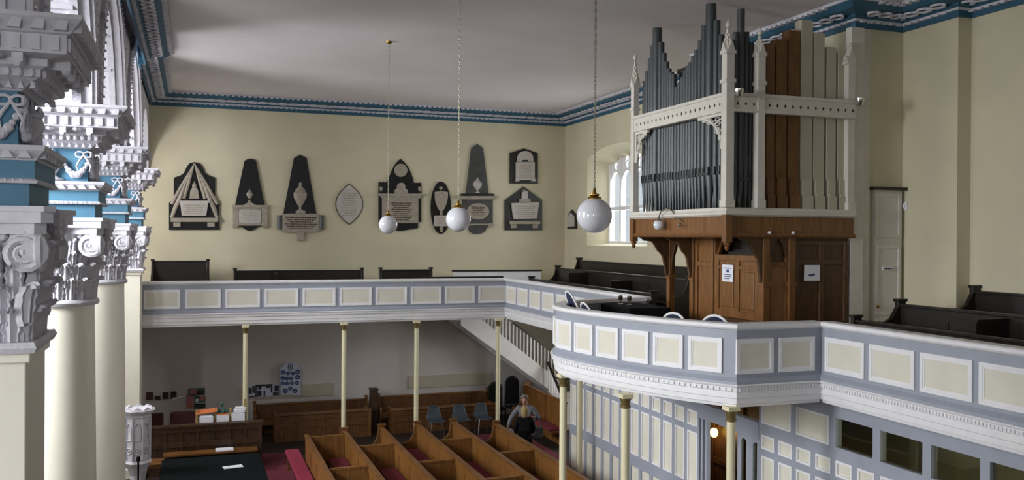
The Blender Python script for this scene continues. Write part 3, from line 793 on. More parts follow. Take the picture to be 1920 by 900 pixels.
PT = [(15.40, 3.02), (15.30, 3.2), (15.19, 3.42), (15.08, 3.64), (14.93, 3.94), (14.78, 3.64), (14.67, 3.42), (14.57, 3.24), (14.48, 3.1), (14.39, 3.02), (14.30, 2.97),
      (13.99, 2.86), (13.90, 2.96), (13.81, 3.03), (13.72, 3.08), (13.62, 3.17), (13.52, 3.26), (13.40, 3.4), (13.27, 3.62), (13.08, 3.94), (12.90, 3.62), (12.76, 3.36), (12.62, 3.12), (12.5, 2.95)]
for i, (y_, z_) in enumerate(PT):
    r_ = .088 if z_ > 3.9 else (.06 if z_ > 3.5 else .05)
    pipe(8.2, y_, z_, r_, og, .5, 1.08 + .0 * i)
for k, y_ in enumerate((14.2, 14.1)): pipe(8.2, y_, 2.72 + .06 * k, .045, og)
for k in range(16): pipe(8.36, 15.36 - k * .165, 2.55 + .25 * abs(math.sin(k * .36)), .06, og)
for x_, z_, r_ in ((8.2, 3.2, .05), (8.27, 3.34, .05), (8.37, 3.72, .062), (8.475, 3.36, .05), (8.565, 3.2, .05)):
    pipe(x_, 12.46, z_, r_, og, .5, .96, mouth=(0, -1))
MB().box(8.3, 8.42, 14.0, 14.28, .5, 3.02).box(8.28, 8.44, 13.96, 14.32, 2.98, 3.06).build('rear_frame', DARK, og)
MB().box(8.46, 8.49, 12.62, 15.42, .5, 2.5).box(8.14, 8.78, 12.62, 12.65, .5, 2.9).build('pipe_gap_shade', DARK, og)  # added dark sheets standing in for the shade behind the pipe feet
def wpipe(x0, x1, ztop, mt):
    b = MB().box(x0, x1, 12.42, 12.6, .5, ztop)
    b.box(x0 + .01, x1 - .02, 12.385, 12.43, .72, 1.0); b.box(x0 + .005, x1 - .01, 12.36, 12.43, .5, .72)
    b.box(x0 + .04, x1 - .05, 12.375, 12.39, .7, .76)
    return b.build('wooden_pipe', mt, og, bevel=.006)
for a in ((8.84, 9.0, 3.2), (9.03, 9.24, 3.29), (9.27, 9.49, 3.46)): wpipe(*a, PIPEW)
for a in ((9.52, 9.75, 3.65), (9.78, 9.99, 3.46), (10.04, 10.23, 3.24), (10.27, 10.44, 3.17)): wpipe(*a, PIPEC)
# posts with crocketed finials
def post(x, y, ztop, hw, zfin):
    b = MB().box(x - hw, x + hw, y - hw, y + hw, .5, ztop)
    b.box(x - hw * 1.2, x + hw * 1.2, y - hw * 1.2, y + hw * 1.2, .5, .62)
    for z in (ztop - .5, ztop - .04): b.box(x - hw * 1.25, x + hw * 1.25, y - hw * 1.25, y + hw * 1.25, z, z + .06)
    o = b.build('post', OFFW, og, bevel=.008)
    f = MB().taper(x - hw * .85, x + hw * .85, y - hw * .85, y + hw * .85, ztop + .02, zfin - .08, .25)
    for sx, sy in ((1, 0), (-1, 0), (0, 1), (0, -1)):
        f.prism([(-hw, ztop), (hw, ztop), (0, ztop + .2)], 0, .02, 'y') if False else None
        q = MB((x + sx * hw, y + sy * hw, 0), (-sy, sx), (sx, sy)); q.prism([(-hw, ztop - .02), (hw, ztop - .02), (0, ztop + .16)], -.03, .02, 'y'); put(f, q)
        for k in range(3):
            z = ztop + .1 + k * (zfin - ztop - .2) / 3.2; d = hw * (.95 - .24 * k); f.ball((x + sx * d, y + sy * d, z), .028, 6, 5)
    f.ball((x, y, zfin - .03), .045, 8, 6).ball((x, y, zfin + .03), .022, 6, 5)
    f.build('finial', OFFW, o)
post(OX, OY, 2.98, .075, 3.44); post(8.62, OY, 2.98, .07, 3.36); post(OX, OYB - .02, 2.95, .06, 3.5)
b = MB().box(10.4, 10.54, 12.32, 12.5, .5, 2.98).box(10.38, 10.56, 12.28, 12.5, .5, .62)
b.prism([(10.34, 2.95), (10.56, 2.95), (10.45, 3.25)], 12.3, 12.42, 'y').ball((10.36, 12.34, 3.05), .05, 8, 6).ball((10.45, 12.34, 3.28), .04, 8, 6)
b.build('end_post', OFFW, og, bevel=.008)
# pierced rails
q = MB().box(OX - .05, OX + .04, OY, OYB, 2.06, 2.3).box(OX - .08, OX + .05, OY, OYB, 2.28, 2.33).box(OX - .075, OX + .05, OY, OYB, 2.03, 2.07)
q.box(OX, 10.5, OY - .05, OY + .04, 2.06, 2.3).box(OX, 10.5, OY - .08, OY + .05, 2.28, 2.33).box(OX, 10.5, OY - .075, OY + .05, 2.03, 2.07)
q.build('cross_rail', OFFW, og)
q = MB()
for k in range(21): q.prism([(OY + .15 + k * .15, 2.13), (OY + .17 + k * .15, 2.16), (OY + .15 + k * .15, 2.19), (OY + .13 + k * .15, 2.16)], OX - .056, OX - .045, 'x')
for k in range(16): q.prism([(OX + .15 + k * .15, 2.13), (OX + .17 + k * .15, 2.16), (OX + .15 + k * .15, 2.19), (OX + .13 + k * .15, 2.16)], OY - .056, OY - .045, 'y')
q.build('pierced_hole', DARK, og)
def fret(y0, dirn, w):                                 # pierced quarter bracket under the rail
    q = MB(); k_ = w / .38
    q.box(OX - .03, OX + .02, min(y0, y0 + dirn * .05), max(y0, y0 + dirn * .05), 1.45, 2.04)
    q.box(OX - .03, OX + .02, min(y0, y0 + dirn * w), max(y0, y0 + dirn * w), 1.98, 2.04)
    q.tube([(OX - .01, y0 + dirn * k_ * (.04 + .34 * (1 - math.cos(a * PI / 16))), 1.45 + .55 * math.sin(a * PI / 16)) for a in range(9)], .024, 6)
    for cy, cz, r in ((.1, 1.9, .07), (.1, 1.75, .05), (.22, 1.93, .05), (.06, 1.63, .035), (.3, 1.96, .03)):
        for qq in range(4):
            a0 = qq * PI / 2; q.tube([(OX - .01, y0 + dirn * k_ * (cy + r * .45 * math.cos(a0) + r * .5 * math.cos(a * PI / 4)), cz + r * .45 * math.sin(a0) + r * .5 * math.sin(a * PI / 4)) for a in range(8)], .009, 5, True)
    q.build('fretwork_bracket', OFFW, og)
fret(OY + .07, 1, .78); fret(OYB - .08, -1, .5)
# ledge, timber frieze, canopy
pth = [(OXR + .04, OYB), (OX, OYB), (OX, OY), (OXR + .04, OY)]
MB().sweep(pth, [(-.3, .36), (.03, .36), (.07, .39), (.07, .42), (.04, .45), (.03, .5), (-.3, .5)]).box(OX + .1, OXR, OY + .1, OYB - .1, .42, .49).build('ledge', OFFW, og)
MB().sweep(pth, [(-.06, .08), (0, .08), (.0, .36), (-.06, .36)]).sweep(pth, [(-.06, .02), (.02, .02), (.05, .05), (.03, .09), (-.06, .09)]).box(OX + .05, OXR, OY + .05, OYB - .05, .04, .1).build('frieze', CASE, og)
# carved pendants, posts, brackets
for x, y in ((OX, OY), (OX, OYB)):
    q = MB(); q.box(x - .06, x + .06, y - .06, y + .06, -.06, .38); q.lathe([(.05, -.06), (.06, -.09), (.03, -.12), (.045, -.15), (.01, -.2)], (x, y, 0), 10)
    q.build('corner_pendant', CASE, og, bevel=.006)
def spandrel(o, u, L, flip=False):                    # cusped arch bracket of length L from a post
    q = MB(o, u, (-u[1], u[0])); pts = [(0, .03), (L, .03)]
    m_ = 12
    for k in range(m_ + 1):
        t_ = k / m_; a = L - L * .86 * math.sin(t_ * PI / 2) ; z = .0 - .72 * (1 - math.cos(t_ * PI / 2)) + .03 * math.cos(t_ * PI * 6)
        pts.append((max(.0, a - .03), z))
    pts.append((0, -.78)); q.prism(pts, -.03, .03, 'y'); return q
def cpost(x, y, arms):
    b = MB().box(x - .06, x + .06, y - .06, y + .06, -2.08, .05).box(x - .075, x + .075, y - .075, y + .075, -.78, -.7).box(x - .08, x + .08, y - .08, y + .08, -2.08, -1.9)
    b.build('case_post', CASE, og, bevel=.006)
    for u, L in arms:
        spandrel((x + u[0] * .05, y + u[1] * .05, 0), u, L).build('carved_bracket', CASED, og)
cpost(8.8, 15.42, [((-1, 0), .7), ((0, -1), .42)]); cpost(8.8, 14.56, [((0, 1), .38), ((-1, 0), .62)])
cpost(8.8, 12.38, [((1, 0), .24), ((-1, 0), .5), ((0, 1), .26)]); cpost(9.3, 12.38, [((-1, 0), .24)])
q = MB()
for x in (8.82, 9.28): q.ball((x, 12.28, .1), .03, 8, 6)
q.build('boss', OPAL, og)
# lower case: body, side panels, console front with niche
b = MB().box(8.95, 10.47, 12.45, 14.5, -2.08, -.4).box(9.25, 10.47, 12.45, 14.5, -.4, .04)
b.box(9.35, 10.47, 12.4, 12.45, -2.08, .04).box(8.85, 9.3, 12.42, 12.5, -2.08, .04).box(8.85, 9.25, 14.3, 14.5, -.4, .04)
b.build('case_body', CASED, og)
q = MB()
for x in (9.38, 9.88, 10.38): q.box(x, x + .07, 12.36, 12.41, -2.08, -.02)
for z in (-.1, -.42, -1.45, -2.08): q.box(9.38, 10.45, 12.365, 12.41, z, z + .08)
q.build('panel_frame', CASED, og, bevel=.006)
q = MB().box(8.9, 9.25, 12.4, 12.43, -1.35, -.45); q.build('shaped_panel', CASEP, og)
q = MB().box(8.86, 8.92, 12.37, 12.43, -2.0, -.3).box(9.2, 9.26, 12.37, 12.43, -2.0, -.3).box(8.86, 9.26, 12.37, 12.43, -.45, -.38).box(8.86, 9.26, 12.37, 12.43, -1.5, -1.4)
q.build('panel_frame', CASE, og, bevel=.005)
# console front (towards the nave)
b = MB().box(8.8, 8.95, 13.85, 14.5, -2.08, .04)
for y in (13.87, 14.4): b.box(8.77, 8.8, y, y + .08, -2.08, 0)
for z in (-1.95, -.5, -.1): b.box(8.775, 8.8, 13.87, 14.48, z, z + .08)
b.build('side_pilaster', CASE, og, bevel=.006)
q = MB().box(8.82, 8.87, 12.5, 13.85, -1.36, -.3)
q.box(8.79, 8.83, 12.5, 13.85, -.38, -.28).box(8.79, 8.83, 12.5, 13.85, -1.36, -1.24)
for y in (12.5, 13.1, 13.72): q.box(8.79, 8.83, y, y + .13, -1.36, -.3)
q.box(8.79, 8.83, 12.5, 13.85, -.52, -.47)
q.build('console_door', CASE, og, bevel=.006)
MB().box(8.8, 8.84, 12.68, 13.06, -1.2, -.56).box(8.8, 8.84, 13.28, 13.67, -1.2, -.56).build('raised_panel', CASE, og, bevel=.018)
q = MB().prism([(8.82, -.3), (8.95, .04), (8.99, .04), (8.86, -.3)], 13.8, 13.86, 'y').prism([(8.82, -.3), (8.95, .04), (8.99, .04), (8.86, -.3)], 12.48, 12.54, 'y')
q.build('niche_cheek', CASE, og)
q = MB().box(8.98, 9.2, 12.55, 13.8, -.32, -.27).box(9.0, 9.1, 12.6, 13.75, -.27, -.23).box(9.1, 9.2, 12.6, 13.75, -.23, -.19)
q.build('keyboard', DARK, og)
q = MB()
for k in range(8): q.lathe([(.02, 0), (.02, .03)], (9.0, 12.62 + (k % 4) * .05, -.16 + .06 * (k // 4)), 8)
q.build('stop_knob', PAPER, og)
MB().box(9.2, 9.25, 12.5, 13.86, -.32, .04).build('niche_shade_back', DARK, og)  # dark panel added to paint in the shade of the niche
MB().box(9.12, 9.15, 12.9, 13.5, -.2, -.02).build('music_desk', DARK, og)  # coloured dark to match the painted shade of the niche
def notice(name, label, o, u, w, h, lines, back=True):
    t = MB(o, u, (-u[1], u[0])).box(-w / 2, w / 2, -.006, .004, -h / 2, h / 2).build(name, PAPER); tag(t, label, 'notice')
    q = MB(o, u, (-u[1], u[0]))
    for a, b_, c, d in lines: q.box(a * w, b_ * w, -.008, -.005, c * h, d * h)
    q.build('printed_mark', INKB, t)
notice('paper_notice', 'white notice sheet pinned to the organ console door', (8.785, 13.42, -.6), (0, -1), .33, .29, [(-.35, .3, .28, .33), (-.1, .15, .05, .22), (-.3, .32, -.1, -.06), (-.3, .3, -.22, -.18), (-.3, .2, -.34, -.3)])
notice('paper_notice', 'square white sheet with small arrow on the dark organ side panel', (9.71, 12.35, -.56), (1, 0), .3, .26, [(-.2, .1, -.2, -.08), (-.25, -.2, -.17, -.11), (.05, .15, -.16, -.02)])
# lamps fixed to the organ
ol = thing('globe_wall_lamp', 'small white globe lamp on a curved brass arm at the organ frieze', 'lamp', (OX, 14.2, .3))
q = MB().tube([(8.0, 13.83, .38), (7.94, 13.89, .48), (7.92, 14.03, .52), (7.9, 14.21, .48), (7.9, 14.29, .36)], .014, 8)
q.tube([(8.0, 13.83, .38), (7.97, 13.61, .28), (7.95, 13.68, .2), (7.93, 13.61, .22)], .01, 8).ball((7.93, 13.61, .23), .03, 8, 6).ball((8.01, 13.83, .38), .05, 10, 6).lathe([(.05, .3), (.06, .32), (.02, .37)], (7.9, 14.29, 0), 12)
q.build('bracket_arm', CHAIN, ol, smooth=True)
MB().ball((7.9, 14.29, .24), .095, 20, 14).build('globe', OPAL, ol, smooth=True)
def spot(label, x, y, z):
    t = thing('spotlight', label, 'spotlight', (x, y, z))
    MB().lathe([(.02, -.06), (.05, -.05), (.075, .02), (.08, .07), (.074, .07), (.05, .0)], (x, y - .08, z), 16).build('reflector', CHROME, t, smooth=True)
    MB().tube([(x, y + .02, z - .02), (x, y - .06, z - .05)], .015, 6).ball((x, y - .09, z + .03), .035, 10, 6).build('bracket', CHROME, t, smooth=True)
spot('chrome spotlight at the organ corner post where the two rails meet', 8.13, 12.22, 2.3)
spot('chrome spotlight at the end of the organ rail next to the tall painted boards', 10.47, 12.2, 2.28)

# ================================================================== PENDANT GLOBES
def pendant(label, x, y, zc=.27):
    t = thing('globe_pendant_lamp', label, 'pendant lamp', (x, y, ZC), 'globe lamps on long chains')
    R_ = .19
    MB().ball((x, y, zc), R_, 40, 28).build('globe', OPAL, t, smooth=True)
    MB().lathe([(.07, .178), (.075, .19), (.07, .2), (.04, .205), (.055, .22), (.055, .228), (.022, .238), (.015, .28), (.005, .3)], (x, y, zc), 20).build('brass_cap', BRASS, t, smooth=True)
    c = MB(); z = zc + .3; k = 0
    while z < ZC - .03:
        a, b_ = ((1, 0), (0, 1))[k % 2]
        c.tube([(x + a * .011 * math.cos(i * PI / 4), y + b_ * .011 * math.cos(i * PI / 4), z + .026 * math.sin(i * PI / 4)) for i in range(8)], .0045, 4, True)
        z += .043; k += 1
    c.build('chain', CHAIN, t)
    MB().lathe([(.02, -.05), (.06, -.03), (.07, -.001)], (x, y, ZC), 16).build('ceiling_rose', BRASS, t, smooth=True)
pendant('smallest looking globe lamp, hanging by the medallion memorial', 3.79, 18.18, .245)
pendant('middle of the three hanging globe lamps, over the oval and obelisk memorials', 3.83, 13.17, .27)
pendant('largest looking globe lamp, hanging in front of the traceried window', 4.06, 8.75, .24)

# ================================================================== WALL MEMORIALS
def C3(a, b): return wallpt(290 + a / 3.912, 240 + b / 3.912)
def C4(a, b): return wallpt(690 + a / 3.912, 240 + b / 3.912)
YW = YB - .012
def mem(label, pts, cv, sub='wall memorials'):
    xs_ = [cv(*p)[0] for p in pts]; zs_ = [cv(*p)[1] for p in pts]
    return thing('wall_memorial', label, 'memorial', (sum(xs_) / len(xs_), YW, min(zs_)), sub)
def slab(t, name, cv, pts, d0, d1, mt, bev=.0):
    return MB().prism([cv(*p) for p in pts], YW - d1, YW - d0, 'y').build(name, mt, t, bevel=bev)
def rect(a0, b0, a1, b1): return [(a0, b1), (a0, b0), (a1, b0), (a1, b1)]
def ell(cx, cy, rx, ry, n=28): return [(cx + rx * math.cos(2 * PI * i / n), cy + ry * math.sin(2 * PI * i / n)) for i in range(n)]
def script_lines(t, cv, a0, b0, a1, b1, n, d, mt=STONE):    # engraved lines
    q = MB()
    for k in range(n):
        b = b0 + (b1 - b0) * (k + .5) / n; h = (b1 - b0) / n * .16; ind = (a1 - a0) * (.04 + .12 * ((k * 7) % 3) / 2)
        p = cv(a0 + ind, b + h); r = cv(a1 - ind, b - h)
        a = p[0]
        while a < r[0]:
            w = random.uniform(.025, .075); q.box(a, min(r[0], a + w), YW - d - .002, YW - d + .003, p[1], r[1]); a += w + .014
    q.build('inscription', mt, t)
def urn(t, cv, cx, top, bot, w, d, mt=STONE):
    x, z0 = cv(cx, bot); _, z1 = cv(cx, top); x2, _ = cv(cx + w, bot); r = (x2 - x) / 2; h = z1 - z0
    pr = [(.55, 0), (.5, .05), (.2, .1), (.16, .16), (.5, .28), (.9, .45), (1, .58), (.98, .64), (.7, .68), (.8, .71), (.5, .78), (.25, .85), (.2, .9), (.25, .94), (.05, 1)]
    MB().lathe_y([(a * r, z0 + b * h) for a, b in pr], (x, YW - d + .01, 0), 12, .6).build('urn', mt, t, smooth=True)
# 1 draped tent
t = mem('memorial with looped white curtains over a sarcophagus on shouldered black slab', rect(105, 250, 475, 747), C3)
slab(t, 'backing_slab', C3, [(105, 747), (105, 548), (140, 520), (140, 365), (190, 348), (215, 330), (235, 285), (255, 260), (292, 250), (328, 260), (350, 285), (370, 330), (395, 348), (443, 365), (443, 520), (475, 548), (475, 747)], 0, .05, BLACKM)
q = MB()
for sg in (-1, 1):
    for k in range(6):
        u0 = k / 6; top = C3(292 + sg * (2 + 8 * u0), 262 + 30 * u0); lo = C3(292 + sg * (95 + 72 * u0) * (1 - .25 * 0), 535 + 125 * u0)
        if k < 3: lo = C3(292 + sg * (78 + 45 * k), 520 + 20 * k)
        if k >= 3: lo = C3(292 + sg * (150 + 9 * (k - 3)), 600 + 30 * (k - 3))
        q.tube([(top[0], YW - .07, top[1]), ((top[0] * .45 + lo[0] * .55), YW - .1, top[1] * .45 + lo[1] * .55), (lo[0], YW - .07, lo[1])], [.02, .05, .05], 8)
q.build('stone_drapery', STONE, t, smooth=True)
slab(t, 'sarcophagus', C3, [(180, 535), (405, 535), (405, 548), (392, 552), (378, 645), (200, 645), (188, 552), (180, 548)], .05, .16, PALE, .01)
script_lines(t, C3, 205, 560, 380, 635, 5, .16)
slab(t, 'base_shelf', C3, rect(118, 660, 466, 690), .05, .17, STONE, .01)
slab(t, 'foot_block', C3, rect(137, 692, 190, 724), .05, .12, STONE); slab(t, 'foot_block', C3, rect(386, 692, 439, 724), .05, .12, STONE)
slab(t, 'pedestal', C3, [(255, 520), (262, 460), (275, 440), (310, 440), (320, 460), (328, 520)], .05, .14, STONE, .01)
urn(t, C3, 292, 390, 470, 36, .1)
# 2 black obelisk with small tablet
t = mem('narrow black obelisk memorial with white framed tablet and small urn', rect(570, 225, 830, 755), C3)
slab(t, 'obelisk', C3, [(588, 568), (658, 242), (680, 230), (702, 226), (724, 230), (742, 242), (806, 568)], 0, .06, BLACKM)
slab(t, 'apron', C3, [(600, 700), (608, 715), (640, 728), (670, 748), (697, 756), (724, 748), (754, 728), (786, 715), (794, 700)], 0, .05, BLACKM)
slab(t, 'tablet_frame', C3, rect(598, 580, 792, 712), 0, .07, STONE)
slab(t, 'tablet', C3, [(616, 612), (632, 600), (762, 600), (778, 612), (778, 686), (762, 698), (632, 698), (616, 686)], .07, .09, PALE)
script_lines(t, C3, 630, 608, 764, 690, 6, .09)
slab(t, 'cornice', C3, [(568, 586), (568, 566), (650, 566), (695, 540), (742, 566), (832, 566), (832, 586)], 0, .13, STONE, .008)
for a in (572, 788): slab(t, 'pilaster', C3, rect(a, 588, a + 38, 732), 0, .09, STONE, .006)
slab(t, 'sill', C3, rect(590, 704, 804, 716), 0, .11, STONE); urn(t, C3, 695, 445, 540, 48, .06)
# 3 tall black obelisk, large urn, scroll tablet
t = mem('tall black obelisk memorial with big stone urn above unrolled scroll tablet', rect(895, 195, 1240, 830), C3)
slab(t, 'obelisk', C3, [(942, 630), (1020, 222), (1065, 196), (1112, 222), (1184, 630)], 0, .06, BLACKM)
urn(t, C3, 1065, 395, 618, 100, .06)
slab(t, 'foot_slab', C3, rect(1032, 608, 1100, 628), .06, .16, STONE)
slab(t, 'scroll_tablet', C3, [(930, 632), (1000, 626), (1065, 632), (1140, 626), (1208, 632), (1212, 756), (1150, 768), (1065, 762), (980, 768), (930, 760)], 0, .1, STONE, .015)
script_lines(t, C3, 945, 650, 1195, 745, 6, .1, mt=MIDW)
for a in (914, 1222):
    q = MB(); p0 = C3(a, 745); p1 = C3(a, 640); q.tube([(p0[0], YW - .08, p0[1]), (p1[0], YW - .08, p1[1])], .07, 12)
    q.build('scroll_roll', GREYM, t, smooth=True)
slab(t, 'bracket', C3, [(1040, 764), (1096, 764), (1090, 828), (1046, 828)], 0, .14, STONE, .01)
# 4 pointed oval
t = mem('pale pointed oval wall tablet with thin brown edge', rect(1325, 408, 1525, 710), C3)
def vesica(k): return [(1425 + sg * 100 * k * (1 - (abs(u) ** 2.1)), 559 + 151 * k * u) for sg, us in ((1, [-1 + i / 9 for i in range(19)]), (-1, [1 - i / 9 for i in range(1, 18)])) for u in us]
slab(t, 'edge', C3, vesica(1), 0, .04, MIDW); slab(t, 'tablet', C3, vesica(.95), .02, .055, PALE); script_lines(t, C3, 1360, 470, 1490, 650, 10, .055)
# 5 medallion memorial
t = mem('broad memorial with round medallion in a black pointed arch over tablet', rect(70, 228, 400, 755), C4)
slab(t, 'backing_slab', C4, [(75, 482), (75, 398), (140, 398), (150, 370), (165, 325), (185, 285), (208, 252), (236, 227), (264, 252), (290, 285), (312, 330), (328, 375), (334, 402), (388, 402), (388, 482)], 0, .05, BLACKM)
slab(t, 'medallion', C4, ell(236, 312, 48, 48), .05, .09, STONE, .01)
slab(t, 'crest', C4, [(190, 482), (190, 455), (205, 450), (208, 420), (225, 404), (250, 404), (266, 420), (268, 450), (285, 455), (285, 482)], .05, .14, STONE, .01)
slab(t, 'cornice', C4, rect(62, 482, 408, 500), 0, .16, STONE, .01); slab(t, 'upper_moulding', C4, rect(90, 500, 380, 515), 0, .12, STONE)
slab(t, 'side_pilaster', C4, rect(75, 502, 97, 690), 0, .07, BLACKM); slab(t, 'side_pilaster', C4, rect(365, 502, 386, 690), 0, .07, BLACKM)
slab(t, 'tablet', C4, rect(98, 512, 364, 698), 0, .09, STONE, .008); slab(t, 'inner_tablet', C4, rect(150, 535, 330, 690), .09, .105, STONE)
script_lines(t, C4, 160, 545, 322, 682, 9, .105, MIDW)
slab(t, 'apron', C4, [(80, 698), (362, 698), (362, 735), (300, 745), (230, 757), (150, 745), (80, 735)], 0, .06, BLACKM)
urn(t, C4, 92, 418, 480, 26, .05); urn(t, C4, 374, 418, 480, 26, .05)
# 6 black oval
t = mem('slender black oval memorial with pale shield shaped urn', ell(531, 585, 74, 192), C4)
slab(t, 'backing_slab', C4, ell(531, 585, 74, 192, 36), 0, .05, BLACKM)
slab(t, 'shield', C4, [(484, 470), (531, 463), (578, 470), (580, 500), (574, 545), (556, 590), (540, 612), (531, 622), (522, 612), (506, 590), (489, 545), (483, 500)], .05, .11, STONE, .012)
urn(t, C4, 531, 420, 466, 28, .05); slab(t, 'stem', C4, rect(523, 612, 540, 640), .05, .09, STONE)
slab(t, 'tablet', C4, rect(479, 642, 584, 720), .05, .09, PALE); script_lines(t, C4, 488, 652, 575, 712, 4, .09); slab(t, 'foot', C4, [(520, 722), (546, 722), (541, 765), (525, 765)], .05, .09, STONE)
# 7 grey obelisk
t = mem('grey obelisk memorial with white urn above an oval tablet', rect(640, 118, 940, 778), C4)
slab(t, 'obelisk', C4, [(714, 484), (755, 148), (797, 118), (840, 148), (880, 484)], 0, .06, GREYM)
slab(t, 'plinth', C4, rect(678, 482, 916, 500), 0, .1, BLACKM); slab(t, 'cornice', C4, [(640, 500), (942, 500), (930, 512), (915, 526), (672, 526), (655, 512)], 0, .15, STONE, .008)
slab(t, 'panel', C4, rect(686, 526, 910, 702), 0, .06, GREYM); slab(t, 'oval_tablet', C4, ell(800, 612, 82, 60), .06, .1, STONE, .01); script_lines(t, C4, 745, 575, 855, 650, 6, .1, MIDW)
slab(t, 'lower_shelf', C4, rect(725, 702, 875, 712), 0, .1, STONE); slab(t, 'side_scroll', C4, ell(893, 713, 18, 16), 0, .09, STONE)
slab(t, 'apron', C4, [(728, 712), (872, 712), (868, 735), (850, 762), (820, 777), (772, 777), (745, 762), (730, 735)], 0, .05, GREYM); urn(t, C4, 798, 362, 478, 68, .06, PALE)
# 8, 9 house shaped
t = mem('upper of two house shaped memorials near the room corner, arched white tablet', rect(1037, 150, 1240, 408), C4)
slab(t, 'backing_slab', C4, [(1037, 408), (1037, 185), (1140, 150), (1240, 185), (1240, 408)], 0, .05, BLACKM)
slab(t, 'tablet', C4, rect(1076, 252, 1214, 384), .05, .12, PALE, .01); slab(t, 'arched_top', C4, [(1086, 250)] + [(1146 + 58 * math.cos(PI - PI * i / 14), 222 - 52 * math.sin(PI * i / 14)) for i in range(15)] + [(1206, 250)], .05, .1, PALE, .01)
slab(t, 'dark_band', C4, rect(1122, 236, 1166, 248), .1, .106, BLACKM); slab(t, 'foot_block', C4, rect(1072, 376, 1100, 392), .05, .13, PALE); slab(t, 'foot_block', C4, rect(1190, 376, 1222, 392), .05, .13, PALE)
script_lines(t, C4, 1090, 268, 1200, 372, 8, .12)
t = mem('lower of two house shaped memorials near the room corner, sarcophagus tablet', rect(1000, 430, 1272, 750), C4)
slab(t, 'backing_slab', C4, [(1000, 750), (1000, 530), (1137, 430), (1272, 530), (1272, 750)], 0, .05, BLACKM)
slab(t, 'sarcophagus', C4, [(1040, 552), (1244, 545), (1240, 575), (1228, 664), (1058, 668), (1046, 580)], .05, .14, PALE, .012); script_lines(t, C4, 1062, 570, 1226, 655, 6, .14)
slab(t, 'pedestal', C4, rect(1100, 522, 1182, 546), .05, .14, STONE, .008); slab(t, 'upper_block', C4, [(1118, 522), (1122, 470), (1160, 462), (1164, 522)], .05, .13, PALE, .008); urn(t, C4, 1140, 448, 478, 26, .06)
slab(t, 'base_shelf', C4, rect(1030, 684, 1250, 706), .05, .15, STONE, .008); slab(t, 'foot_block', C4, rect(1040, 706, 1080, 734), .05, .11, STONE); slab(t, 'foot_block', C4, rect(1200, 706, 1238, 734), .05, .11, STONE)
# 10 small one on the side wall, half hidden by the big globe
t = thing('wall_memorial', 'small black memorial with grey tablet on the window wall behind the globe', 'memorial', (XR, 26.4, .3), 'wall memorials')
MB().prism([(26.68, .28), (26.68, .72), (26.35, .9), (25.98, .72), (25.98, .28)], XR - .05, XR, 'x').build('backing_slab', BLACKM, t)
MB().prism([(26.6, .36), (26.6, .68), (26.35, .8), (26.06, .68), (26.06, .36)], XR - .09, XR - .05, 'x').build('tablet', PALE, t)

# ================================================================== PEWS
def pew(label, p0, p1, face, zf, hb, mt, board, name='pew', group=None, ends=(True, True), seat=True, post=.07, dividers=(), back_base=0.0, cap=True, dlen=.6):
    """a bench whose back runs p0 -> p1 (plan), sitters facing `face`"""
    p0, p1 = Vector(p0), Vector(p1); u = (p1 - p0).normalized(); L = (p1 - p0).length; f = Vector(face)
    t = thing(name, label, 'pew', (p0.x, p0.y, zf), group)
    fr_ = ((p0.x, p0.y, 0), (u.x, u.y), (f.x, f.y))
    b = MB(*fr_).box(0, L, -.02, .02, zf + back_base, zf + hb - .03)
    nb_ = max(1, int(L / .9))
    for k in range(nb_ + 1):
        a = L * k / nb_; b.box(max(0, a - .035), min(L, a + .035), -.03, .03, zf + back_base, zf + hb - .03)
    b.box(0, L, -.03, .03, zf + hb - .2, zf + hb - .08).box(0, L, -.032, .032, zf, zf + .12)
    b.build('back', board, t)
    if cap: MB(*fr_).box(-.01, L + .01, -.05, .055, zf + hb - .04, zf + hb).build('cap_rail', mt, t, bevel=.01)
    if seat: MB(*fr_).box(0, L, .02, .42, zf + .4, zf + .44).box(0, L, .36, .4, zf + .3, zf + .4).build('seat', mt, t)
    for on, a in zip(ends, (0, L)):
        if not on: continue
        q = MB((p0.x + u.x * a, p0.y + u.y * a, 0), (f.x, f.y), (u.x, u.y))
        q.prism([(-.06, zf), (.46, zf), (.46, zf + .55), (.42, zf + .62), (.34, zf + .6), (.2, zf + .66), (.12, zf + .78), (.08, zf + hb - .05), (.08, zf + hb + post), (-.08, zf + hb + post), (-.08, zf + hb - .1), (-.06, zf + hb - .16)], -.035, .035, 'y')
        q.box(-.1, .1, -.05, .05, zf + hb + post - .025, zf + hb + post + .015)
        q.build('end_panel', mt, t, bevel=.008)
    for d in dividers:
        MB(*fr_).box(d - .02, d + .02, .03, dlen, zf + .1, zf + hb - .1).box(d - .035, d + .035, .03, dlen, zf + hb - .1, zf + hb - .06).build('divider', board, t)
    return t
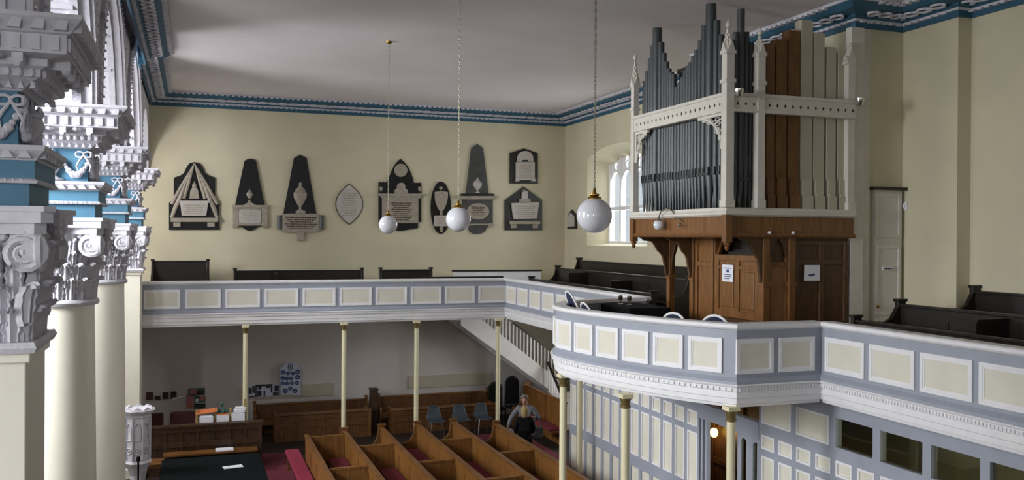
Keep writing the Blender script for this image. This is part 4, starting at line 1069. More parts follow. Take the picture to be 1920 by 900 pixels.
# nave pews: the backs run away from the viewer, sitters face the arcade
NX = [2.52, 3.42, 4.33, 5.24, 6.16, 7.1]
NY = [21.1, 21.3, 21.4, 21.5, 21.5, 20.95]
NN = ['nearest the green covered table', 'second from the green covered table', 'third from the green covered table', 'fourth from the green covered table', 'ending at the plastic chairs', 'along the aisle where two people stand']
DV = [[], [21.3 - 21.1, 21.3 - 18.1], [21.4 - 19.85, 21.4 - 16.6], [21.5 - 18.08, 21.5 - 15.4], [21.5 - 19.87, 21.5 - 16.4], [20.95 - 18.3]]
for i, x in enumerate(NX):
    pew('brown pine pew row ' + NN[i], (x, NY[i]), (x, 14.3), (-1, 0), FL, 1.06, OAK, OAKL, 'nave_pew', 'pine pews in the nave', (i > 0, False), i > 0, .05, DV[i], dlen=.8)
def cushion(label, x, y0, y1, mt=CUSH, z=.44, w=.36):
    b = MB().box(x - .05 - w, x - .05, y0, y1, FL + z, FL + z + .07)
    for k in range(1, int((y1 - y0) / .5)): b.box(x - .06 - w, x - .04, y0 + k * .5 - .006, y0 + k * .5 + .006, FL + z + .02, FL + z + .073)
    tag(b.build('pew_cushion', mt, bevel=.02), label, 'cushion', 'crimson pew cushions')
cushion('dark crimson seat cushion in the second pew row, behind its divider', 3.42, 18.3, 20.9)
cushion('crimson cushion in the third row, closer side of the divider', 4.33, 16.8, 19.6)
cushion('crimson cushion in the fourth row next to the thin column', 5.24, 18.3, 21.2)
cushion('crimson cushion in the fifth row, just past the divider', 6.16, 16.6, 19.6)
cushion('dark crimson cushion in the row along the aisle', 7.1, 15.0, 18.0)
kb = thing('kneeling_bench', 'low bench with bright crimson top standing before the first pew row', 'bench', (2.3, 20.9, FL))
MB().box(2.14, 2.47, 19.3, 22.2, FL + .4, FL + .49).build('cushion_top', CUSHB, kb, bevel=.03)
q = MB().box(2.18, 2.44, 19.35, 22.15, FL + .34, FL + .4)
q.build('frame', OAK, kb)
for y in (19.4, 22.04):
    for x in (2.19, 2.38): MB().box(x, x + .06, y, y + .06, FL, FL + .36).build('leg', OAK, kb)
# red carpets in the aisles
tag(MB().box(7.25, 8.4, 12.5, 19.6, FL, FL + .012).box(7.25, 9.0, 19.6, 24.4, FL, FL + .012).build('aisle_carpet', CARPET), 'red carpet in the side aisle where the two people stand', 'carpet')
tag(MB().box(1.2, 2.3, 18.0, 23.9, FL, FL + .015).build('aisle_carpet', CARPET), 'dull red carpet between the green table and the first pews', 'carpet')
# box pews against the back wall under the gallery
pew('long panelled pew against the back wall behind the second column', (1.7, 26.5), (4.9, 26.5), (0, -1), FL, .84, OAK, OAK_SHADE, 'wall_pew', None, (True, True))
pew('long panelled pew against the back wall behind the grey plastic chairs', (5.25, 26.5), (8.7, 26.5), (0, -1), FL, .88, OAK, OAK_SHADE, 'wall_pew', None, (True, True))
def pew_front(label, x0, x1, y, h):
    t = thing('pew_desk', label, 'pew front', ((x0 + x1) / 2, y, FL))
    b = MB().box(x0, x1, y, y + .05, FL, FL + h)
    n_ = max(2, int((x1 - x0) / .6)); w = (x1 - x0) / n_
    for k in range(n_ + 1): b.box(x0 + k * w - .05, x0 + k * w + .05, y - .03, y + .06, FL, FL + h)
    for z in (.0, h * .5, h - .14): b.box(x0, x1, y - .025, y + .06, FL + z, FL + z + .12)
    b.build('panelling', OAK_SHADE, t)
    MB().box(x0 - .06, x1 + .06, y - .06, y + .2, FL + h, FL + h + .04).build('book_board', OAK, t, bevel=.01)
    for x in (x0, x1): MB().box(x - .04, x + .04, y - .03, y + .62, FL, FL + h + .02).build('end_panel', OAK, t, bevel=.01)
pew_front('panelled pew front with book ledge under the gallery, beside the dark doorway gap', 2.2, 4.75, 25.2, .72)
pew_front('panelled pew front with book ledge right behind the grey plastic chairs', 5.45, 8.55, 25.3, .66)
pew('pine pew under the staircase at the end of the side aisle', (9.5, 25.2), (9.5, 22.2), (-1, 0), FL, 1.22, OAK, OAKL, 'aisle_pew', None, (True, False))
tag(MB().box(9.05, 9.44, 22.3, 25.0, FL + .44, FL + .5).build('pew_cushion', CUSH, bevel=.02), 'dark crimson cushion on the pew under the staircase', 'cushion')
# plastic chairs
def plastic_chair(x, y, label):
    t = thing('plastic_chair', label, 'chair', (x, y, FL), 'grey plastic stacking chairs')
    vs = []; fs = []; nu = 8; path = [(-.22, .43), (-.15, .45), (.0, .44), (.14, .45), (.2, .5), (.235, .6), (.27, .72), (.285, .82), (.28, .85)]
    for j, (b, z) in enumerate(path):
        w = .23 if j < 5 else .23 - .028 * (j - 4)
        for i in range(nu + 1):
            s_ = i / nu * 2 - 1; cv_ = .035 * s_ * s_
            vs.append((s_ * w, b - (cv_ if j > 4 else 0), z + (cv_ if j <= 4 else 0)))
    for j in range(len(path) - 1):
        for i in range(nu): fs.append((j * (nu + 1) + i, j * (nu + 1) + i + 1, (j + 1) * (nu + 1) + i + 1, (j + 1) * (nu + 1) + i))
    q = MB((x, y, FL), (1, 0), (0, 1)); q.add(vs, fs); s_ = q.build('shell', GREYP, t, smooth=True)
    sm = s_.modifiers.new('thick', 'SOLIDIFY'); sm.thickness = .012
    for sx in (-1, 1):
        for sy in (-1, 1): MB((x, y, FL)).tube([(sx * .15, sy * .13, .43), (sx * .2, sy * .2, .0)], .011, 6).build('leg', CHROME, t)
plastic_chair(6.5, 24.5, 'grey plastic chair on the column side of the three')
plastic_chair(7.25, 24.5, 'middle grey plastic chair before the panelled pew front')
plastic_chair(7.9, 24.5, 'grey plastic chair on the staircase side of the three')
def padded_chair(x, y, zf, rz, label, zt=.95, group=None, mt=BLACKC, lean=0.0):
    t = thing('padded_chair', label, 'chair', (x, y, zf), group)
    u = (math.cos(rz), math.sin(rz)); f = (-u[1], u[0]); fr_ = ((x, y, zf), u, f)
    bk = [(-.2, .5), (.2, .5)] + [(.2 * math.cos(PI * k / 10), zt - .2 + .2 * math.sin(PI * k / 10)) for k in range(11)]
    def tip(b_):
        for v in b_.v:
            k_ = max(0, v.z - zf - .46) * lean; v.x += f[0] * k_; v.y += f[1] * k_
        return b_
    tip(MB(*fr_).prism(bk, .17, .22, 'y')).build('back', mt, t, bevel=.012)
    MB(*fr_).box(-.22, .22, -.22, .2, .42, .48).build('seat', mt, t, bevel=.02)
    q = MB(*fr_)
    fr_r = .02 if mt is NAVYC else .016
    q.tube([(-.225, .2, .44), (-.225, .2, zt - .2)] + [(-.225 * math.cos(PI * k / 10), .2, zt - .2 + .225 * math.sin(PI * k / 10)) for k in range(11)] + [(.225, .2, .44)], fr_r, 8)
    tip(q).build('frame', WHITE if mt is NAVYC else BLACKC, t, smooth=True)
    for sx in (-1, 1):
        for sy in (-1, 1): MB(*fr_).tube([(sx * .21, sy * .19, .44), (sx * .22, sy * .22, 0)], .013, 6).build('leg', CHROME if mt is NAVYC else BLACKC, t)
    return t
padded_chair(8.75, 25.75, FL, 0, 'black padded chair in the pew corner beside the thin column', 1.2)
padded_chair(9.35, 25.85, FL, .1, 'tall black padded chair between the column and the staircase pew', 1.33)
# gallery: dark pews
def dpew(label, p0, p1, face, zf, hb, **k):
    return pew(label, p0, p1, face, zf, hb, DARK, DARK, 'gallery_pew', 'dark gallery pews', **k)
dpew('dark gallery pew under the draped memorial, next to the arcade', (-1.0, 26.2), (.42, 26.2), (0, -1), -1.7, 1.0, post=.03)
dpew('long dark gallery pew below the black obelisk memorials', (1.1, 25.4), (4.55, 25.4), (0, -1), -2.08, 1.13, post=.05, dividers=(1.05,))
dpew('short dark gallery pew under the medallion memorial', (5.08, 25.4), (6.56, 25.4), (0, -1), -2.08, 1.13, post=.05)
struct(MB().box(-1.1, .8, 25.4, 27, -2.08, -1.7).build('floor_tier', DARK))
dpew('dark tiered pew against the window wall, topmost row before the organ', (11.0, 24.75), (11.0, 17.2), (-1, 0), -1.64, .97, post=.06)
dpew('dark pew in the middle tier between the corner stairwell and the organ', (10.3, 24.75), (10.3, 17.2), (-1, 0), -1.88, .98, post=.06, dividers=(2.2,))
dpew('dark front tier pew ending by the white stairwell', (9.4, 24.6), (9.4, 17.2), (-1, 0), -2.08, .88, post=.05)
dpew('dark front pew beside the organ, its post against the organ case', (9.72, 11.3), (9.72, -3), (-1, 0), -2.08, .84, post=.06)
dpew('dark middle tier pew whose end post stands before the white door', (10.58, 11.3), (10.58, -3), (-1, 0), -1.9, .89, post=.06, dividers=(2.0,))
dpew('highest dark pew against the wall beyond the pilaster', (11.9, 11.1), (11.9, -3), (-1, 0), -1.7, .89, post=.07)
# boards filling the middle of the stall rows
tag(MB().box(9.7, 10.4, 19.9, 19.94, -2.08, -1.05).build('stall_partition', DARK), 'dark stall board across the tiered pews behind the gallery front', 'partition')
# bow: chairs, black covered table, red extinguisher
padded_chair(6.72, 11.45, -2.08, math.radians(115), 'round backed navy chair behind the bowed front, closer to the organ post', .98, 'navy chairs on the bowed balcony', NAVYC)
padded_chair(7.07, 10.95, -2.08, math.radians(120), 'round backed navy chair behind the bowed front, towards its sharp corner', .98, 'navy chairs on the bowed balcony', NAVYC)
padded_chair(6.62, 14.2, -2.08, math.radians(84), 'navy chair seen edge-on at the far curve of the bowed balcony', 1.13, 'navy chairs on the bowed balcony', NAVYC, .45)
padded_chair(6.5, 13.5, -2.08, math.radians(88), 'second edge-on navy chair, lower, close inside the bowed front', .98, 'navy chairs on the bowed balcony', NAVYC, .4)
bt = thing('covered_table', 'table draped in black cloth standing inside the bowed balcony', 'table', (7.4, 14.5, -2.08))
q = MB().taper(7.15, 8.0, 13.95, 15.15, -2.08, -1.22, .97); q.build('black_cloth', BLACKC, bt, bevel=.02)
for x, y, lb_ in ((7.38, 14.75, 'small chrome lamp on the black covered table, further from the organ post'), (7.46, 14.55, 'small chrome lamp on the black covered table, closer to the organ post')):
    dl_ = thing('desk_lamp', lb_, 'lamp', (x, y, -1.22), 'small chrome lamps')
    MB().lathe([(.05, -1.22), (.05, -1.2), (.012, -1.19), (.012, -1.15), (.012, -1.14)], (x, y, 0), 14).build('base', CHROME, dl_, smooth=True)
    MB().lathe([(.015, -1.15), (.04, -1.13), (.045, -1.07), (.02, -1.04)], (x, y, 0), 14).build('lamp_head', CHROME, dl_, smooth=True)
fe = thing('fire_extinguisher', 'red extinguisher with silver top by the free standing organ post', 'fire extinguisher', (8.45, 15.2, -2.08))
MB().lathe([(.07, -2.08), (.08, -2.05), (.08, -1.62), (.06, -1.54), (.025, -1.5)], (8.45, 15.2, 0), 16).build('body', REDM, fe, smooth=True)
MB().lathe([(.025, -1.5), (.03, -1.47), (.02, -1.43)], (8.45, 15.2, 0), 10).box(8.36, 8.5, 15.19, 15.21, -1.45, -1.42).build('valve', CHROME, fe)

# ================================================================== CORNER UNDER THE BACK GALLERY
sc = thing('panel_screen', 'low brown panelled screen with a narrow ledge behind the green table', 'screen', (.2, 22.5, FL))
q = MB().box(-.95, 1.62, 22.5, 22.56, FL, -4.53)
for k in range(8): q.box(-.95 + k * .36, -.91 + k * .36, 22.47, 22.59, FL, -4.53)
for z in (FL, -5.0, -4.65): q.box(-.95, 1.62, 22.47, 22.59, z, z + .12)
q.build('panelling', MIDW, sc); MB().box(-.97, 1.66, 22.44, 22.66, -4.53, -4.49).build('cap_rail', MIDW, sc)
MB().box(-.6, 1.5, 22.1, 22.47, -5.13, -5.09).build('ledge', OAK, sc)
lb = thing('leaflet_rack', 'pale timber rack holding three white leaflet boxes under the gallery', 'rack', (.75, 23.2, FL))
for x in (.1, .53, .88, 1.22): MB().box(x, x + .05, 22.8, 22.86, -4.9, -4.2 if x < 1.1 else -4.0).build('upright', PINEP, lb)
MB().box(.1, 1.27, 22.72, 23.05, -4.62, -4.58).build('shelf', PINEP, lb)
for x in (.15, 1.2): MB().box(x, x + .05, 22.76, 22.82, FL, -4.9).build('leg', PINEP, lb)
MB().box(.1, 1.27, 22.72, 23.05, -4.92, -4.88).build('shelf', PINEP, lb)
def lbox(x0, x1, z0, z1, label, y=22.7):
    o = thing('leaflet_box', label, 'box', ((x0 + x1) / 2, y, z0), 'white leaflet boxes')
    MB().box(x0, x1, y, y + .02, z0, z1).box(x0, x0 + .01, y, y + .12, z0, z1).box(x1 - .01, x1, y, y + .12, z0, z1).box(x0, x1, y, y + .12, z0, z0 + .01).build('tray', PAPER, o)
    q = MB()
    for k in range(4): q.box(x0 + .02, x1 - .02, y + .035 + k * .02, y + .041 + k * .02, z0 + .02, z1 + .03)
    q.build('leaflets', [BOARDW, PAPER, ORANGE][int(x0 * 10) % 3], o)
lbox(.19, .5, -4.57, -4.36, 'white leaflet box under the orange leaflets'); lbox(.58, .86, -4.57, -4.34, 'middle white leaflet box below the dark plant'); lbox(.93, 1.23, -4.57, -4.33, 'white leaflet box touching the thin column')
tag(MB((.35, 22.8, -4.31)).add([(-.25, -.08, 0), (.25, -.08, .05), (.25, .12, .11), (-.25, .12, .06), (-.25, -.08, .02), (.25, -.08, .07), (.25, .12, .13), (-.25, .12, .08)], [(0, 1, 2, 3), (7, 6, 5, 4), (0, 4, 5, 1), (1, 5, 6, 2), (2, 6, 7, 3), (3, 7, 4, 0)]).build('leaflet_pile', ORANGE), 'orange leaflets fanned on top of the first leaflet box', 'leaflets')
tag(MB().box(.98, 1.24, 22.74, 22.92, -4.3, -4.24).box(1.02, 1.26, 22.75, 22.92, -4.24, -4.19).build('book', PAPER), 'white booklets lying on top of the leaflet box by the column', 'books')
pl = thing('potted_plant', 'dark leafy plant in a pot behind the white leaflet boxes', 'plant', (.72, 22.985, -4.58))
MB().lathe([(.07, -4.58), (.09, -4.42), (.08, -4.42)], (.72, 22.985, 0), 12).build('pot', DARK, pl)
q = MB()
for k in range(16):
    a = k * 2.4; r = .14 + .14 * (k % 4) / 3
    q.tube([(.72, 22.985, -4.42), (.72 + r * .6 * math.cos(a), 22.985 + r * .4 * math.sin(a), -4.3 + .02 * (k % 3)), (.72 + r * 1.2 * math.cos(a), 22.985 + r * .8 * math.sin(a), -4.3 - .02 * (k % 2))], [.008, .03, .004], 5)
q.tube([(.72, 22.985, -4.42), (.71, 22.985, -4.15)], .02, 6); q.ball((.71, 22.985, -4.12), .05, 8, 6)
q.build('foliage', TEAL, pl)
# pictures and posters on the dark wall
def poster(name, label, cv, x0, y0, x1, y1, mt, marks, Y=26.94, sub='picture', group=None, dep=.02):
    a = wallpt(x0, y1, Y); b = wallpt(x1, y0, Y)
    t = MB().box(a[0], b[0], Y - dep, Y, a[1], b[1]).build(name, mt); tag(t, label, sub, group)
    for (u0, v0, u1, v1, mm) in marks:
        w, h = b[0] - a[0], b[1] - a[1]
        MB().box(a[0] + u0 * w, a[0] + u1 * w, Y - dep - .004, Y - dep, a[1] + v0 * h, a[1] + v1 * h).build('printed_area', mm, t)
    return t
poster('framed_picture', 'small maroon picture nearest the arcade on the shadowed wall', 0, 274, 735, 287, 750, REDB, [(.2, .3, .8, .7, MIDW)], group='small dark pictures', Y=27.0)
poster('framed_picture', 'small low brown picture, second from the arcade on the shadowed wall', 0, 290, 742, 301, 750, MIDW, [(.2, .3, .8, .7, DARK)], group='small dark pictures', Y=27.0)
poster('framed_picture', 'dark red picture in the row of small pictures, square', 0, 305, 735, 316, 748, REDB, [(.2, .2, .8, .8, DARK)], group='small dark pictures', Y=27.0)
poster('framed_picture', 'nearly black picture in the row of small pictures', 0, 320, 734, 331, 748, DARK, [(.25, .25, .75, .75, REDB)], group='small dark pictures', Y=27.0)
a0 = wallpt(322, 748, 26.9); a1 = wallpt(348, 741, 26.9)
tag(MB().beam((a0[0], 26.9, a0[1]), (a1[0], 26.9, a1[1]), .2, .03).build('wall_shelf', PAPER), 'slanting white ledge below the small dark pictures', 'shelf')
poster('poster', 'pink poster low on the shadowed wall', 0, 350, 739, 362, 766, PINK, [(.1, .1, .9, .2, ORANGE)], Y=27.0)
poster('poster', 'dark green leafy poster above the pink poster', 0, 353, 727, 384, 742, TEAL, [(.1, .2, .5, .9, PINK), (.55, .1, .9, .6, DARK)], Y=27.0)
poster('poster', 'green and pink photo poster beside the pink poster', 0, 364, 742, 385, 755, TEAL, [(.5, .3, .95, .95, PINK), (.1, .1, .4, .6, PAPER)], Y=27.0)
poster('poster', 'dark green poster with pale strips, lowest of the cluster', 0, 364, 756, 385, 766, DARK, [(.1, .3, .9, .6, TEAL)], Y=27.0)
bwm = [(0, 0, .25, 1, INK), (.3, .0, .38, .5, PAPER), (.55, .1, .8, .5, INK)]
poster('photo_print', 'narrow black and white print next to the thin column', 0, 466, 722, 478, 745, BOARDW, [(.05, .3, .5, .8, INK), (.6, .35, .95, .95, INK), (.1, .0, .9, .12, INK)], group='black and white prints')
poster('photo_print', 'largest black and white print, an arched bridge shape', 0, 479, 720, 510, 744, BOARDW, [(0, .85, 1, 1, INK), (0, .0, .07, 1, INK), (.93, .3, 1, 1, INK), (.1, .05, .36, .5, INK), (.5, .0, .58, .45, INK), (.15, .6, .35, .85, INK), (.62, .7, .9, .85, INK)], group='black and white prints')
poster('photo_print', 'black and white print beside the rounded notice board', 0, 511, 720, 523, 744, BOARDW, [(.1, .1, .5, .4, INK), (.3, .45, .95, .9, INK), (.6, .1, .95, .4, INK)], group='black and white prints')
nb = thing('honours_board', 'white shaped board with rows of blue roundels leaning on the back wall', 'board', (2.76, 26.9, -4.7))
def WP(px, py): return wallpt(px, py, 26.9)
out = [(526, 741), (525, 691), (530, 687), (534, 682), (540, 679), (549, 679), (555, 682), (560, 687), (564, 691), (564, 741)]
MB().prism([WP(*p) for p in out], 26.9, 26.95, 'y').build('board', BOARDW, nb, bevel=.005)
q = MB()
ring = [(530.5, 698, 4), (558, 697, 4.2), (540, 700, 3.4), (549, 700, 3.4), (558, 707, 4.4), (530, 709, 3.8), (538, 709.5, 3.4), (546, 709.5, 3.4), (530, 719, 3.6), (538, 719, 3.2), (547, 718.5, 3.2), (557, 718, 3.6), (544, 728, 3.6), (535, 733, 4.2), (553.5, 733, 4.2)]
for px, py, r in ring:
    c = WP(px, py); rr = r / 62.0
    q.tube([(c[0] + rr * .75 * math.cos(a * PI / 7), 26.893, c[1] + rr * .75 * math.sin(a * PI / 7)) for a in range(14)], rr * .3, 6, True)
    q.box(c[0] - rr * .4, c[0] + rr * .4, 26.89, 26.9, c[1] - rr * .15, c[1] + rr * .2)
q.build('roundel', INKB, nb)
q = MB(); c = WP(544.5, 688)
q.tube([(c[0] + .06 * math.cos(a * PI / 8), 26.895, c[1] + .1 * math.sin(a * PI / 8)) for a in range(16)], .012, 5, True); q.box(c[0] - .012, c[0] + .012, 26.89, 26.9, c[1] - .05, c[1] + .05)
q.build('crest', INKB, nb)
# dark maroon armchairs behind the screen
def armchair(x, y, label):
    t = thing('armchair', label, 'chair', (x, y, FL), 'maroon chairs behind the screen')
    MB().box(x - .3, x + .3, y - .3, y + .3, FL + .25, FL + .48).build('seat', REDB, t, bevel=.04)
    MB().box(x - .3, x + .3, y + .2, y + .34, FL + .3, FL + 1.18).build('back', REDB, t, bevel=.05)
    for s_ in (-1, 1): MB().box(x + s_ * .3 - .05, x + s_ * .3 + .05, y - .28, y + .3, FL + .25, FL + .7).build('arm', REDB, t, bevel=.03)
    for sx in (-1, 1):
        for sy in (-1, 1): MB().box(x + sx * .26 - .03, x + sx * .26 + .03, y + sy * .24 - .03, y + sy * .24 + .03, FL, FL + .26).build('leg', DARK, t)
armchair(-.95, 23.9, 'maroon upholstered chair beside the arcade behind the brown screen'); armchair(-.2, 23.9, 'maroon upholstered chair behind the brown screen, nearer the leaflet rack')
# green covered table with a sheet of paper
gt = thing('green_table', 'table covered to the floor with dark green cloth', 'table', (.5, 19.8, FL))
MB().taper(-.62, 1.5, 18.3, 21.0, FL, -4.9, .98).build('table_cloth', GREENC, gt, bevel=.03)
tag(MB((.84, 19.8, -4.895), (.98, .15), (-.15, .98)).box(-.2, .2, -.1, .1, 0, .012).build('paper_sheet', PAPER), 'white paper sheet lying on the dark green table', 'paper')
cb = thing('low_stool', 'low pine stool between the stone pulpit and the green table', 'stool', (-.75, 21.2, FL))
MB().box(-1.1, -.55, 21.0, 21.5, FL + .55, FL + .66).build('seat', OAK, cb, bevel=.02)
for x in (-1.08, -.63):
    for y in (21.02, 21.42): MB().box(x, x + .06, y, y + .06, FL, FL + .56).build('leg', DARK, cb)
# carved stone pulpit
pp = thing('stone_pulpit', 'white carved stone pedestal pulpit standing by the arcade columns', 'pulpit', (-1.03, 20.0, FL))
pc = (-1.03, 20.0)
def octp(r, rot=22.5): return [(pc[0] + r * math.cos(math.radians(rot + 45 * k)), pc[1] + r * math.sin(math.radians(rot + 45 * k))) for k in range(8)]
q = MB().sweep(octp(.24), [(-.2, -4.66), (0.0, -4.66), (0, -3.75), (.02, -3.74), (.03, -3.7), (.08, -3.64), (.1, -3.6), (-.2, -3.6)], True)
q.build('drum', PLASTER, pp)
MB().prism(octp(.3), -3.62, -3.58, 'z').build('top_slab', PLASTER, pp)
q = MB().sweep(octp(.1), [(-.08, FL + .25), (.06, FL + .25), (.05, -4.95), (.1, -4.8), (.17, -4.68), (.14, -4.64), (-.08, -4.64)], True)
q.prism(octp(.3), FL, FL + .12, 'z').prism(octp(.22), FL + .12, FL + .26, 'z'); q.build('stem', PLASTER, pp)
q = MB()
for k in range(8):
    a = math.radians(45 * k); n_ = (math.cos(a), math.sin(a)); d = .24 * math.cos(math.radians(22.5))
    r_ = MB((pc[0] + n_[0] * d, pc[1] + n_[1] * d, 0), (-n_[1], n_[0]), n_)
    r_.tube([(-.065, .01, -4.2), (-.065, .01, -3.95)] + [(-.065 + .065 * i / 4, .01, -3.95 + .09 * math.sin(i / 4 * PI / 2)) for i in range(1, 5)] + [(.065 * i / 4, .01, -3.95 + .09 * math.cos(i / 4 * PI / 2)) for i in range(1, 5)] + [(.065, .01, -4.2), (-.065, .01, -4.2)], .012, 5)
    r_.tube([(.06 * math.cos(i * PI / 6), .01, -4.42 + .06 * math.sin(i * PI / 6)) for i in range(12)], .012, 5, True); r_.ball((0, .01, -4.42), .025, 6, 5)
    r_.prism([(-.12, -3.6), (.12, -3.6), (.0, -3.53)], .0, .04, 'y')
    for i in range(5): r_.ball((-.08 + .04 * i, .03, -3.69), .014, 5, 4)
    r_.box(-.1, -.075, -.01, .03, -4.6, -3.75)
    put(q, r_)
q.build('carving', PLASTER, pp)
bk = thing('lectern_stand', 'thin black stand beside the foot of the stone pulpit', 'stand', (-1.0, 19.2, FL))
MB().lathe([(.18, FL), (.17, FL + .03), (.02, FL + .05), (.018, -4.5), (.04, -4.48), (.03, -4.4)], (-.98, 19.2, 0), 12).build('pole', BLACKC, bk)
# a book and thing on the ledge
tag(MB().box(.55, .95, 22.14, 22.42, -5.09, -5.06).build('hymn_book', PAPER), 'pale booklet on the narrow ledge of the brown screen', 'book')
tag(MB().box(4.95, 5.15, 26.0, 26.3, FL, -4.5).box(4.93, 5.17, 25.98, 26.32, -4.5, -4.47).build('narrow_cupboard', MIDW), 'narrow brown cupboard between the two wall pews', 'cupboard')

# ================================================================== PEOPLE
def skin(name, mt, parent, joints, edges, root, sub=2):
    me = bpy.data.meshes.new(name); names = list(joints); base = top_loc(parent) - Vector((0, 0, H))
    me.from_pydata([tuple(Vector(joints[k][0]) ) for k in names], [(names.index(a), names.index(b)) for a, b in edges], [])
    o = bpy.data.objects.new(name, me); COL.objects.link(o)
    sk = o.modifiers.new('s', 'SKIN'); sk.use_smooth_shade = True
    for k, v in zip(names, me.skin_vertices[0].data):
        r = joints[k][1]; v.radius = r if isinstance(r, tuple) else (r, r); v.use_root = (k == root)
    o.modifiers.new('d', 'SUBSURF').levels = sub
    dg = bpy.context.evaluated_depsgraph_get(); dg.update()
    m2 = bpy.data.meshes.new_from_object(o.evaluated_get(dg)); bpy.data.objects.remove(o)
    m2.materials.clear(); m2.materials.append(mt)
    for p in m2.polygons: p.use_smooth = True
    o2 = bpy.data.objects.new(name, m2); COL.objects.link(o2); o2.parent = parent
    return o2
def hand(J, E, pre, wrist, d, palm_n, thumb_side):
    """five fingers from a wrist joint; d = pointing direction, palm_n = palm normal, thumb_side = +1/-1 along side axis"""
    w = Vector(J[wrist][0]); d = Vector(d).normalized(); pn = Vector(palm_n).normalized(); sd = d.cross(pn).normalized()
    J[pre + 'palm'] = (tuple(w + d * .05), (.03, .016)); E.append((wrist, pre + 'palm'))
    for k, ln in enumerate((.062, .07, .066, .052)):
        o_ = (k - 1.5) * .021 * thumb_side
        a = w + d * .09 - sd * o_; b = a + d * ln * .5 + pn * .01; c = b + d * ln * .4 + pn * .024
        J[pre + 'k%d' % k] = (tuple(a), .0105); J[pre + 'm%d' % k] = (tuple(b), .0095); J[pre + 't%d' % k] = (tuple(c), .008)
        E += [(pre + 'palm', pre + 'k%d' % k), (pre + 'k%d' % k, pre + 'm%d' % k), (pre + 'm%d' % k, pre + 't%d' % k)]
    a = w + d * .035 + sd * .034 * thumb_side; b = a + d * .03 + sd * .014 * thumb_side + pn * .012; c = b + d * .024 + pn * .008
    J[pre + 'th0'] = (tuple(a), .012); J[pre + 'th1'] = (tuple(b), .0105); J[pre + 'th2'] = (tuple(c), .009)
    E += [(pre + 'palm', pre + 'th0'), (pre + 'th0', pre + 'th1'), (pre + 'th1', pre + 'th2')]
def figure(name, label, loc, rz, hgt, pose, cloth):
    """local frame: facing -y, x to the figure's left"""
    t = thing(name, label, 'person', loc); t.rotation_euler = (0, 0, rz); s = hgt / 1.72
    P = lambda x, y, z: (x * s, y * s, z * s)
    J = {'pelvis': (P(0, 0, .93), (.15 * s, .11 * s)), 'waist': (P(0, -.0, 1.08), (.135 * s, .1 * s)), 'chest': (P(0, .0, 1.28), (.16 * s, .115 * s)), 'neck0': (P(0, .01, 1.43), (.075 * s, .065 * s)), 'neck': (P(0, .0, 1.48), .055 * s)}
    E = [('pelvis', 'waist'), ('waist', 'chest'), ('chest', 'neck0'), ('neck0', 'neck')]
    hd = pose.get('head', (0, 0))
    hc = Vector((hd[0], -.02 + hd[1], 1.6))
    J['jaw'] = (P(hc.x * .6, hc.y + .0, 1.535), (.062 * s, .075 * s)); J['skull'] = (P(hc.x, hc.y + .015, 1.625), (.076 * s, .092 * s)); J['crown'] = (P(hc.x, hc.y + .02, 1.685), (.055 * s, .068 * s))
    E += [('neck', 'jaw'), ('jaw', 'skull'), ('skull', 'crown')]
    for sg, n in ((1, 'l'), (-1, 'r')):
        J[n + 'sh'] = (P(sg * .175, .01, 1.39), .062 * s); el, wr = pose[n + 'arm']
        J[n + 'el'] = (P(*el), .043 * s); J[n + 'wr'] = (P(*wr), (.03 * s, .026 * s))
        E += [('chest', n + 'sh'), (n + 'sh', n + 'el'), (n + 'el', n + 'wr')]
        dd = Vector(wr) - Vector(el); hand(J, E, n, n + 'wr', dd, pose.get(n + 'palm', (-sg, -.2, 0)), sg)
        J[n + 'hip'] = (P(sg * .09, 0, .86), .095 * s); J[n + 'kn'] = (P(sg * .1, pose.get(n + 'knee', -.01), .48), .062 * s); J[n + 'an'] = (P(sg * .1, pose.get(n + 'foot', .02), .09), .042 * s)
        J[n + 'ft'] = (P(sg * .11, pose.get(n + 'foot', .02) - .13, .04), (.042 * s, .03 * s))
        E += [('pelvis', n + 'hip'), (n + 'hip', n + 'kn'), (n + 'kn', n + 'an'), (n + 'an', n + 'ft')]
    bd = skin('body', SKIN, t, J, E, 'pelvis')
    # face: nose, brows, eyes, mouth, ears
    fm = MB((0, 0, 0)); hx, hy = hc.x * s, (hc.y) * s
    fm.tube([(hx, hy - .085 * s, 1.635 * s), (hx, hy - .108 * s, 1.595 * s), (hx, hy - .088 * s, 1.585 * s)], [.008, .013, .01], 6)
    for sg in (-1, 1): fm.ball((hx + sg * .08 * s, hy + .02 * s, 1.605 * s), .026 * s, 8, 6, 1.2, .45)
    fm.build('nose_and_ears', SKIN, t, local=True, smooth=True)
    ey = MB()
    for sg in (-1, 1): ey.ball((hx + sg * .03 * s, hy - .075 * s, 1.622 * s), .011 * s, 8, 6)
    ey.box(hx - .025 * s, hx + .025 * s, hy - .088 * s, hy - .07 * s, 1.548 * s, 1.554 * s)
    ey.build('eyes_and_mouth', INK, t, local=True)
    # hair cap
    hb = MB(); rows_ = 10; hl = cloth['hair_len']
    pr = []
    vs = []; fs = []; nn = 20
    for i in range(rows_ + 1):
        u = i / rows_
        for k in range(nn):
            a = 2 * PI * k / nn; back = .5 + .5 * math.sin(a)        # a = 90deg is the back of the head
            end = (PI * .36 + back * PI * .25) + hl * (0 if back < .18 else 1) * .9
            th = min(u * end, PI * .62); ext = max(0, u * end - PI * .62)
            r = math.sin(th); z = math.cos(th)
            vs.append(((hc.x + .093 * r * math.cos(a)) * s, (hc.y + .02 + .112 * r * math.sin(a)) * s, (1.63 + .115 * z - ext * .14) * s))
    for i in range(rows_):
        for k in range(nn): fs.append((i * nn + k, i * nn + (k + 1) % nn, (i + 1) * nn + (k + 1) % nn, (i + 1) * nn + k))
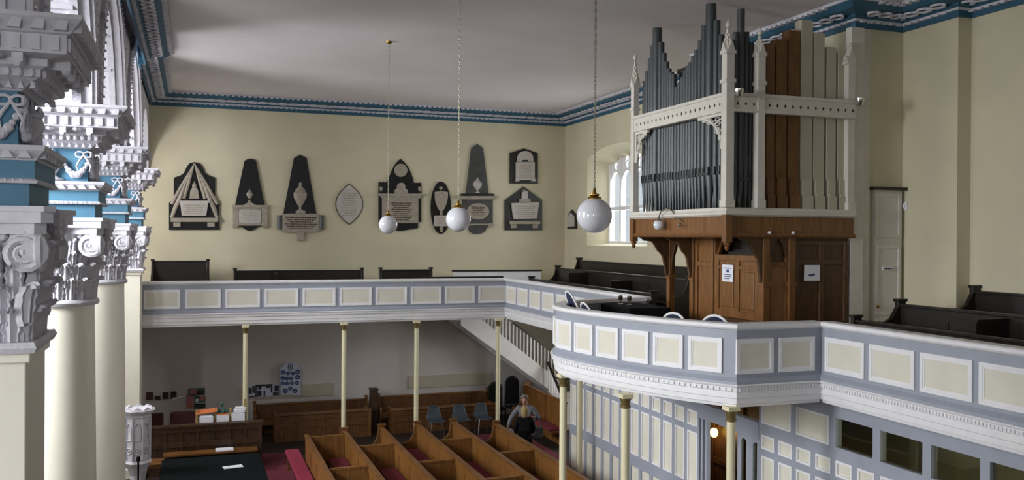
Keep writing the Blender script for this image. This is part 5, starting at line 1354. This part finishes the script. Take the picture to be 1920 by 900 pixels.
    hb.add(vs, fs); ho = hb.build('hair', cloth['hair'], t, local=True, smooth=True); so = ho.modifiers.new('t', 'SOLIDIFY'); so.thickness = .02; so.offset = 0
    # clothes
    g = lambda k, d: (J[k][0], tuple(v + d for v in J[k][1]) if isinstance(J[k][1], tuple) else J[k][1] + d)
    C = {k: g(k, .022) for k in ('pelvis', 'waist', 'chest', 'neck0', 'lsh', 'rsh', 'lel', 'rel', 'lwr', 'rwr')}
    C['neck0'] = (C['neck0'][0], (.085 * s, .075 * s)); C['pelvis'] = (C['pelvis'][0], (.17 * s, .135 * s))
    for n in 'lr':
        a, b = Vector(J[n + 'el'][0]), Vector(J[n + 'wr'][0]); C[n + 'wr'] = (tuple(a + (b - a) * .93), .045 * s)
    CE = [('pelvis', 'waist'), ('waist', 'chest'), ('chest', 'neck0')] + [e_ for n in 'lr' for e_ in (('chest', n + 'sh'), (n + 'sh', n + 'el'), (n + 'el', n + 'wr'))]
    if cloth.get('long'):
        C['hem'] = (P(0, .0, .62), (.2 * s, .17 * s)); CE.append(('pelvis', 'hem'))
    skin('top_garment', cloth['top'], t, C, CE, 'pelvis')
    T = {k: g(k, .022) for k in ('pelvis', 'lhip', 'rhip', 'lkn', 'rkn')}
    T['pelvis'] = (T['pelvis'][0], (.15 * s, .12 * s))
    for n in 'lr': T[n + 'an'] = (J[n + 'an'][0], .07 * s)
    skin('trousers', cloth['legs'], t, T, [e_ for n in 'lr' for e_ in (('pelvis', n + 'hip'), (n + 'hip', n + 'kn'), (n + 'kn', n + 'an'))], 'pelvis')
    sh = MB()
    for sg, n in ((1, 'l'), (-1, 'r')):
        f_ = pose.get(n + 'foot', .02); sh.ball((sg * .105 * s, (f_ - .06) * s, .045), .05 * s, 12, 8, .9, 1, 2.7)
    sh.build('shoes', BLACKC, t, local=True, smooth=True)
    return t
figure('person', 'grey haired person in a grey fleece facing the camera, arm held out', (7.88, 21.0, FL), math.radians(-20), 1.7,
       {'larm': ((.36, -.04, 1.14), (.2, -.2, 1.2)), 'rarm': ((-.36, -.02, 1.14), (-.44, -.12, .92)), 'head': (-.02, -.03), 'lpalm': (-1, 0, 0)},
       {'hair': HAIRG, 'hair_len': .0, 'top': FLEECE, 'legs': BLACKC})
figure('person', 'person with blond hair and long black coat seen from behind', (7.64, 20.4, FL), math.radians(165), 1.53,
       {'larm': ((.25, -.02, 1.12), (.22, -.16, .95)), 'rarm': ((-.25, -.02, 1.12), (-.22, -.16, .95))},
       {'hair': HAIRB, 'hair_len': 1.0, 'top': BLACKC, 'legs': BLACKC, 'long': True})
hg = thing('handbag', 'grey shoulder bag hanging between the two people', 'bag', (8.02, 20.45, -4.85))
MB().taper(7.92, 8.2, 20.5, 20.64, -4.95, -4.66, .8).build('bag_body', BAG, hg, bevel=.04)
MB().tube([(7.95, 20.57, -4.68), (7.97, 20.59, -4.5), (8.05, 20.66, -4.42), (8.12, 20.59, -4.5), (8.16, 20.57, -4.68)], .014, 6).build('strap', BAG, hg)
pf = MB((7.41, 20.83, -4.86), (.8, -.3), (.3, .8)); pf.add([(-.08, 0, -.13), (.05, 0, -.18), (.12, .0, .1), (-.02, 0, .15), (-.08, .01, -.13), (.05, .01, -.18), (.12, .01, .1), (-.02, .01, .15)], [(0, 1, 2, 3), (7, 6, 5, 4), (0, 4, 5, 1), (1, 5, 6, 2), (2, 6, 7, 3), (3, 7, 4, 0)])
tag(pf.build('folded_papers', PAPER), 'folded white papers held low in the grey haired person\'s hand', 'papers')
